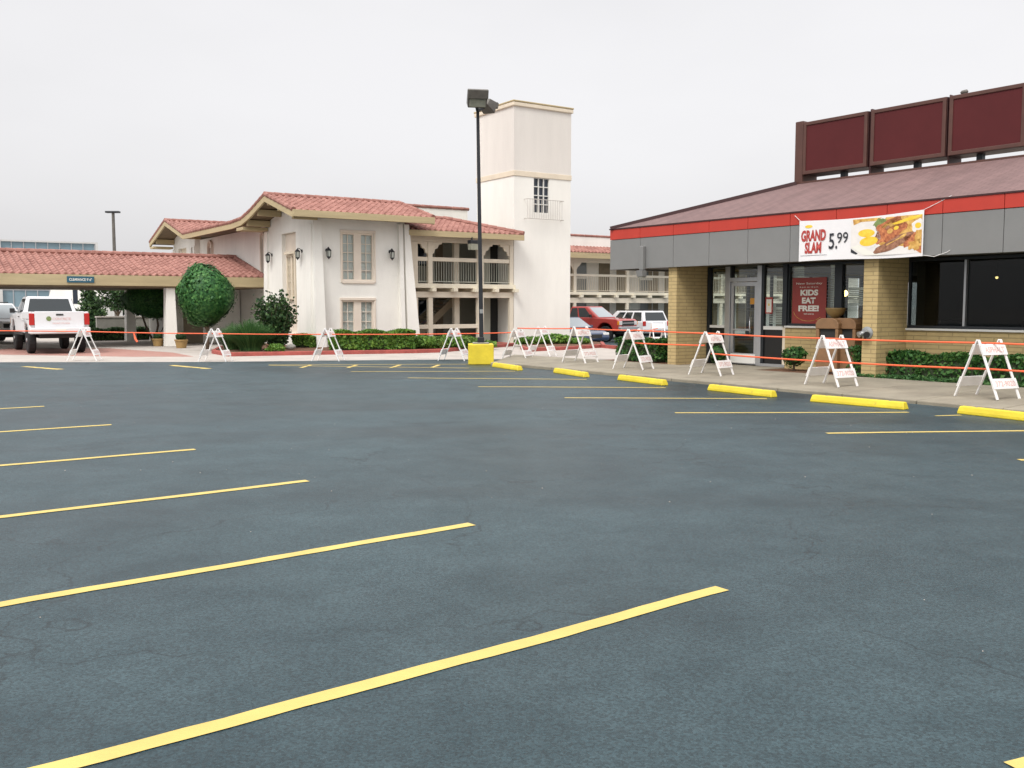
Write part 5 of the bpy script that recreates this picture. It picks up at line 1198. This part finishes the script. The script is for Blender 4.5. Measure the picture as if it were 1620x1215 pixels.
# ================================================================== BEDS, KERBS, PLANTING
def bed(poly, front, h=.10):
    struct(MB().slab(poly, -.1, h).build('mulch_bed', M['mulch']))
    mb = MB()
    for p, q in zip(front, front[1:]):
        p, q = Vector((*p, 0)), Vector((*q, 0)); d = (q - p).normalized() * .01; mb.bar(p - d + Vector((0, 0, .055)), q + d + Vector((0, 0, .055)), .15, .15)
    struct(mb.build('red_kerb', M['redkerb'], bevel=.02))
g2 = lambda px, py: tuple(G(px, py)[:2])
w2 = lambda p, q: tuple(MW(p, q)[:2])
fr = [w2(-2.9, 2.6), g2(338, 559), g2(364, 563.6), g2(500, 561), g2(660, 558.4), g2(694, 557.4), w2(8.5, -1.5), w2(8.5, .4)]
bed(fr + [w2(-.2, .4), w2(-.2, 5.2)], fr)
fr = [g2(826, 552), g2(836, 556), g2(900, 553), g2(955, 549.5), g2(952, 545)]
bed(fr + [w2(13.4, .2), w2(10.1, .2)], fr)
struct(MB().bar(G(944, 547, .055), G(986, 551, .055), .15, .15).build('red_kerb', M['redkerb'])); struct(MB().bar(G(1000, 549, .055), G(1062, 544, .055), .15, .15).build('red_kerb', M['redkerb']))

# ball clipped tree, and its twin in the shade of the canopy
def ball_tree(loc, label, R_, c, seed, n=15000, trunk=None, kind='topiary_tree'):
    t = thing(kind, label, 'topiary tree', loc)
    rng = np.random.default_rng(seed); P, Nn = blob_pts(rng, n, c, R_, .14, .075); tip = rng.random(n) < .10; P[tip] += Nn[tip] * rng.uniform(.02, .15, (tip.sum(), 1)); PL, NL = [P], [Nn]
    for k in range(9):                    # uneven bulges left by the shears
        d_ = rng.normal(0, 1, 3); d_ /= np.linalg.norm(d_); q_, m_ = blob_pts(rng, n // 26, np.array(c) + d_ * np.array(R_) * .74, np.array(R_) * rng.uniform(.26, .36), .35, .12); PL.append(q_); NL.append(m_)
    P, Nn = np.concatenate(PL), np.concatenate(NL); leaves('crown', P, Nn, .075, M['leaf_topiary'], t, seed, jitter=.8)
    core_blob('shade_core', c, R_, M['core'], t, .86)
    mb = MB(); [mb.tube(pts, rs, 7) for pts, rs in trunk]; mb.build('trunk', M['bark'], t, smooth=True); return t
tl_ = at_col(328, 36.8)
ball_tree(tl_, 'tall egg shaped clipped tree in front of the canopy', (1.0, .95, 1.17), (0, 0, 2.13), 1, trunk=[([(0, 0, 0), (.03, 0, .5), (.0, .02, 1.2), (0, 0, 2.0)], [.075, .06, .055, .04]), ([(.03, 0, .7), (-.18, .05, 1.2), (-.3, .05, 1.8)], [.04, .035, .02]), ([(.03, 0, .8), (.2, -.05, 1.3), (.35, 0, 1.9)], [.04, .03, .02])])
tl_ = at_col(243, 45.5)
ball_tree(tl_, 'broad clipped tree with leaning stems in the shade behind the canopy column', (1.35, 1.1, .85), (0, 0, 2.0), 2, 9000, trunk=[([(0, 0, 0), (-.35, 0, .8), (-.6, 0, 1.6)], [.06, .05, .04]), ([(.05, 0, 0), (.25, 0, .8), (.1, .1, 1.7)], [.06, .05, .04]), ([(.1, 0, 0), (.6, 0, .9), (.75, 0, 1.6)], [.05, .04, .03])])
# loose dark shrub against the side wall with upright shoots
rng = np.random.default_rng(11); t = thing('holly_bush', 'tall loose dark bush with upright shoots at the white block corner', 'bush', at_col(437, 36.0)); mb = MB(); PP, NN = [], []
for k in range(46):
    a = rng.uniform(0, 6.28); lean = rng.uniform(.1, .62); L = rng.uniform(1.2, 2.35) * (1 - .35 * lean); d = np.array([math.cos(a) * lean, math.sin(a) * lean, 1.0]); d /= np.linalg.norm(d)
    tip = d * L + np.array([0, 0, .12]); mb.tube([(0, 0, 0), tuple(tip * .5 + np.array([0, 0, -.06])), tuple(tip)], [.022, .014, .006], 5)
    m_ = int(120 * L / 2); u_ = rng.uniform(.22, 1.02, m_); P = tip[None] * u_[:, None] + rng.normal(0, 1, (m_, 3)) * (.15 * (1.1 - .55 * u_))[:, None]; PP.append(P); NN.append(rng.normal(0, 1, (m_, 3)) + np.array([0, 0, .6]))
P = np.concatenate(PP); k = P[:, 2] > .03; mb.build('branches', M['bark'], t); leaves('foliage', P[k], np.concatenate(NN)[k], .085, M['leaf_dark'], t, 12)
# ornamental grass clumps
def grass_clump(loc, label, r_, h, n, seed):
    t = thing('ornamental_grass', label, 'ornamental grass', loc, 0, 'ornamental grasses by the drive'); rng = np.random.default_rng(seed); mb = MB()
    a = rng.uniform(0, 6.283, n); b = np.sqrt(rng.random(n)); L = h * rng.uniform(.65, 1.05, n)
    base = np.stack([np.cos(a) * b * r_ * .35, np.sin(a) * b * r_ * .35, np.full(n, .02)], 1); dirn = np.stack([np.cos(a), np.sin(a), np.zeros(n)], 1); side = np.stack([-np.sin(a), np.cos(a), np.zeros(n)], 1)
    vs = []; K_ = 5; out_ = rng.uniform(.35, 1.0, n) * b * r_
    for i in range(K_ + 1):
        f = i / K_; c = base + dirn * (out_ * f ** 1.7)[:, None] + np.array([0, 0, 1.0]) * (L * (f - .38 * (b * f * f)))[:, None]; w_ = .013 * (1 - .8 * f)
        vs += [c + side * w_, c - side * w_]
    V = np.stack(vs, 1).reshape(-1, 3); q = 2 * (K_ + 1); F_ = []
    for j in range(n):
        for i in range(K_): F_.append((j * q + 2 * i, j * q + 2 * i + 1, j * q + 2 * i + 3, j * q + 2 * i + 2))
    mb.v = V.tolist(); mb.f = F_; mb.m = [0] * len(F_); mb.build('blades', M['leaf_grass'], t, fix=False); return t
grass_clump(at_col(396, 34.6), 'larger clump of arching ornamental grass under the clipped tree', 1.05, 1.35, 2600, 21)
grass_clump(at_col(368, 35.6), 'smaller clump of ornamental grass close to the drive', .8, 1.15, 1500, 22)
# hedges and shrubs along the motel
def hedge_px(label, pxa, pya, pxb, pyb, depth, h, n, m, seed, size=.065, zb=.1):
    a, b = G(pxa, pya, zb), G(pxb, pyb, zb); return hedge('hedge', label, a, b, depth, h, n, m, seed, size)
hedge_px('long clipped bright green hedge in front of the lower motel window', 530, 555, 656, 553, 1.3, .66, 12000, M['leaf_hedge'], 31, .075)
hedge_px('short clipped green hedge left of the white block corner', 462, 550, 496, 550, .8, .46, 3000, M['leaf_hedge'], 32, .07)
for i, (px, Y, sc, m_, lab) in enumerate([(668, 36.3, 1.0, 'leaf_hedge', 'rounded shrub at the right end of the long hedge'), (690, 36.5, .95, 'leaf_red', 'rounded shrub with reddish tips left of the lamp base barricade'), (714, 36.8, 1.0, 'leaf_hedge', 'rounded shrub seen through the legs of the barricade left of the pole'), (738, 37.0, .9, 'leaf_red', 'reddish tipped shrub directly left of the black pole'), (775, 37.6, .5, 'leaf_hedge', 'little green plant right of the yellow block')]):
    shrub('rounded_shrub', lab, 'shrub', at_col(px, Y) + Vector((0, 0, .1)), [((0, 0, .24 * sc), (.54 * sc, .48 * sc, .27 * sc)), ((.22 * sc, -.1, .20 * sc), (.38 * sc, .34 * sc, .24 * sc)), ((-.26 * sc, .05, .19 * sc), (.38 * sc, .3 * sc, .23 * sc))], int(2300 * sc * sc), M[m_], 40 + i, .07, group='shrubs below the balcony')
shrub('ground_plant', 'low pale plant beside the grey rock in the motel bed', 'plant', G(436, 556, .1), [((0, 0, .1), (.35, .25, .18))], 500, M['leaf_hedge'], 46, .06, core=None)
t = thing('garden_rock', 'pale grey rock in the mulch at the corner of the motel block', 'rock', G(460, 553, .1)); rk = MB().lathe([(math.sin(a_) * .17, .08 - .10 * math.cos(a_)) for a_ in np.linspace(.05, 3.1, 7)], n=9); rk.v = [(x * (1 + .25 * math.sin(5 * y + z * 9)), y * (1 + .2 * math.sin(7 * x)), z * (1 + .2 * math.sin(6 * x + 1))) for x, y, z in rk.v]; rk.build('boulder', M['retain'], t, bevel=.02)
for i, (px, Y, sc, lab) in enumerate([(838, 40.6, .9, 'rounded shrub at the tower foot behind the small looking barricade'), (878, 41.2, 1.15, 'larger rounded shrub in the middle of the tower bed'), (917, 41.0, .75, 'rounded shrub at the right end of the tower bed')]):
    shrub('rounded_shrub', lab, 'shrub', at_col(px, Y) + Vector((0, 0, .1)), [((0, 0, .17 * sc), (.62 * sc, .5 * sc, .19 * sc)), ((.3 * sc, 0, .15 * sc), (.4 * sc, .4 * sc, .16 * sc)), ((-.35 * sc, 0, .13 * sc), (.4 * sc, .4 * sc, .15 * sc))], int(2300 * sc * sc), M['leaf_hedge'], 50 + i, .07, group='shrubs at the tower foot')
# diner planting
t = hedge('hedge', 'clipped dark hedge block left of the first brick pier', RW(-.15, .30, .13), RW(ra(1056, .6) - .12, .30, .13), 1.0, .62, 4200, M['leaf_box'], 61, .05)
hedge('hedge', 'long low clipped hedge under the right diner window', RW(ra(1399, .45), .45, .14), RW(21, .45, .14), .72, .52, 17000, M['leaf_box'], 62, .055)
hedge('hedge', 'short dark hedge piece between the litter bins and the brick pier', RW(ra(1349, .9), .62, .13), RW(ra(1349, .9) + .55, .62, .13), .5, .60, 1100, M['leaf_box'], 63, .05)
shrub('small_shrub', 'small dark shrub in the mulch under the poster window', 'shrub', RW(ra(1258, .65), .65, .13), [((0, 0, .34), (.27, .25, .26)), ((.1, 0, .45), (.2, .2, .14)), ((-.12, .05, .42), (.18, .18, .14))], 1000, M['leaf_box'], 64, .05, trunk=[([(0, 0, 0), (.01, 0, .25)], [.03, .025])])
shrub('small_shrub', 'small dark shrub seen through the door barricade', 'shrub', RW(ra(1138, .95), .95, .13), [((0, 0, .3), (.24, .22, .26))], 700, M['leaf_box'], 65, .05, trunk=[([(0, 0, 0), (.01, 0, .25)], [.03, .025])])
# potted plants by the canopy column
def tub(px, py, label, sc, seed):
    t = thing('planter_tub', label, 'planter', G(px, py), 0, 'planter tubs at the canopy column')
    MB().lathe([(.24 * sc, 0), (.31 * sc, .36 * sc), (.34 * sc, .37 * sc), (.34 * sc, .44 * sc), (.29 * sc, .44 * sc), (.28 * sc, .38 * sc)], n=18).build('pot', M['terracotta'], t)
    rng = np.random.default_rng(seed); P, Nn = blob_pts(rng, 420, (0, 0, .60 * sc), (.26 * sc, .26 * sc, .24 * sc), .6, .1); leaves('plant', P, Nn, .07, M['leaf_dark'], t, seed); return t
tub(287, 550.5, 'terracotta tub of plants right of the canopy column', .8, 71); tub(250, 547.5, 'terracotta tub in shade left of the canopy column', .75, 72)

# ================================================================== BEYOND THE CANOPY
t = thing('retaining_wall', 'low grey retaining wall seen beneath the canopy', 'wall', MW(0, 0), MZ)
wl0, wl1 = mp_(150, 17.0), mp_(285, 17.0)
MB().box(wl0, wl1, 17.0, 17.3, 0, 1.12).build('wall', M['retain'], t); MB().box(wl0 - .03, wl1 + .03, 16.96, 17.34, 1.121, 1.20).build('coping', M['concrete'], t, bevel=.01)
hedge('ground_cover', 'low dark planting strip along the grey retaining wall', MW(mp_(135, 15.2), 15.2), MW(mp_(262, 15.2), 15.2), 1.4, .55, 6000, M['leaf_dark'], 81, .10)
def tree(loc, label, blobs, n, m, seed, size, trunk, core=.6, shell=.65, name='tree'):
    t = thing(name, label, 'tree', loc); rng = np.random.default_rng(seed); PP, NN = [], []
    w_ = [b[1][0] * b[1][2] for b in blobs]
    for (c, rad), k in zip(blobs, w_):
        P, Nn = blob_pts(rng, int(n * k / sum(w_)), c, rad, shell, .25); PP.append(P); NN.append(Nn)
    leaves('crown', np.concatenate(PP), np.concatenate(NN), size, m, t, seed)
    mb = MB(); [mb.tube(pts, rs, 7) for pts, rs in trunk]; mb.build('trunk', M['bark'], t, smooth=True); return t
tree(at_col(143, 52), 'dark upright evergreen shrub tree right of the white pickup', [((0, 0, .8), (.75, .7, .75)), ((.1, 0, 1.6), (.6, .55, .7)), ((-.05, 0, 2.3), (.35, .35, .55)), ((.45, 0, 1.2), (.45, .4, .5)), ((-.5, 0, 1.1), (.4, .4, .5))], 5200, M['leaf_dark'], 83, .10, [([(0, 0, 0), (0, 0, 2.4)], [.06, .02])], name='evergreen_tree')
tree(at_col(186, 56), 'loose branching tree with sky showing through beneath the canopy', [((-.6, 0, 2.9), (.8, .7, .7)), ((.5, 0, 2.5), (.8, .7, .6)), ((0, 0, 3.5), (.9, .7, .6)), ((-.9, 0, 1.9), (.5, .5, .4)), ((.8, 0, 1.7), (.6, .6, .4)), ((0, 0, 1.9), (.5, .5, .5))], 4200, M['leaf_dark'], 84, .11, [([(0, 0, 0), (.1, 0, 1.4), (-.1, 0, 3.2)], [.09, .07, .03]), ([(.1, 0, 1.2), (.7, 0, 2.2)], [.05, .02]), ([(.05, 0, 1.2), (-.7, 0, 2.3)], [.05, .02])], name='loose_tree')
# glazed office block far away
fb = thing('office_building', 'far pale office block with gridded blue grey glass front', 'office building', at_col(-60, 128), heading(.87, .5)); FBW = 17.0
MB().box(0, FBW, 0, 16, 0, 10.6).build('glass_front', M['glass_far'], fb)
fr = MB(); fr.box(-1.2, 5.6, -.5, 16.3, 0, 10.9)
MB().box(-1.2, 5.1, -.4, 16.2, 0, 10.85).build('end_pier', M['farwall'], fb); MB().box(5.1, FBW + .3, -.3, 16.2, 10.6, 10.82).build('parapet', M['farwall'], fb); MB().box(FBW + .002, FBW + .35, -.3, 16.2, 0, 10.6).build('corner_trim', M['farwall'], fb)
mb = MB(); x = 6.4
while x < FBW: mb.box(x - .06, x + .06, -.10, -.003, 0, 10.6); x += 1.5
for z in (1.6, 4.0, 6.6, 8.9): mb.box(5.1, FBW, -.11, -.001, z - .07, z + .07)
mb.build('mullion_grid', M['alu'], fb)
t = thing('white_building', 'small far white building with two tall dark windows behind the pickup', 'building', at_col(66, 88), heading(.98, .15)); 
MB().hexa([(0, 0, 0), (5.8, 0, 0), (5.8, 6, 0), (0, 6, 0)], [(1.2, 0, 4.0), (5.8, 0, 4.0), (5.8, 6, 4.0), (1.2, 6, 4.0)]).build('walls', M['stucco'], t)
for x in (2.9, 4.25): MB().box(x, x + .42, -.03, -.002, 1.95, 3.3).build('window', M['glass_dark'], t)
t = thing('far_light_pole', 'thin far light pole with flat twin head above the canopy roof', 'light pole', at_col(186, 74))
MB().tube([(0, 0, 0), (0, 0, 8.9)], [.16, .11], 10).build('pole', M['lampgrey'], t); MB().box(-.55, .50, -.22, .22, 8.9, 9.04).build('head', M['black_metal'], t, bevel=.03)
# distant belt of trees that closes the horizon
for i, (x, y, r_, hgt, lab) in enumerate([(-112, 165, 16, 7.0, 'far dark tree mass at the left edge under the canopy'), (-76, 180, 15, 6.5, 'far tree mass behind the white building'), (-46, 175, 14, 6.0, 'far tree mass behind the retaining wall')]):
    tree(Vector((x, y, 0)), lab, [((-.4 * r_, 0, hgt * .5), (r_ * .55, 6, hgt * .5)), ((.4 * r_, 0, hgt * .45), (r_ * .55, 6, hgt * .45)), ((0, 0, hgt * .6), (r_ * .5, 6, hgt * .42))], 3500, M['leaf_dark'], 90 + i, .9, [([(0, 0, 0), (0, 0, hgt * .6)], [.4, .2])], name='far_trees')

# a scatter of grit swept across the sealed lot
rng = np.random.default_rng(77); gv, gf = [], MB()
for k in range(260):
    x, y, q = rng.uniform(-9, 9), rng.uniform(2.2, 26), rng.uniform(.003, .008)
    gf.lathe([(q * .5, 0), (q, q * .5), (q * .4, q * 1.1)], (x, y, .0), n=5)
gt = gf.build('grit', M['concrete'], None, fix=False); gt['kind'] = 'stuff'
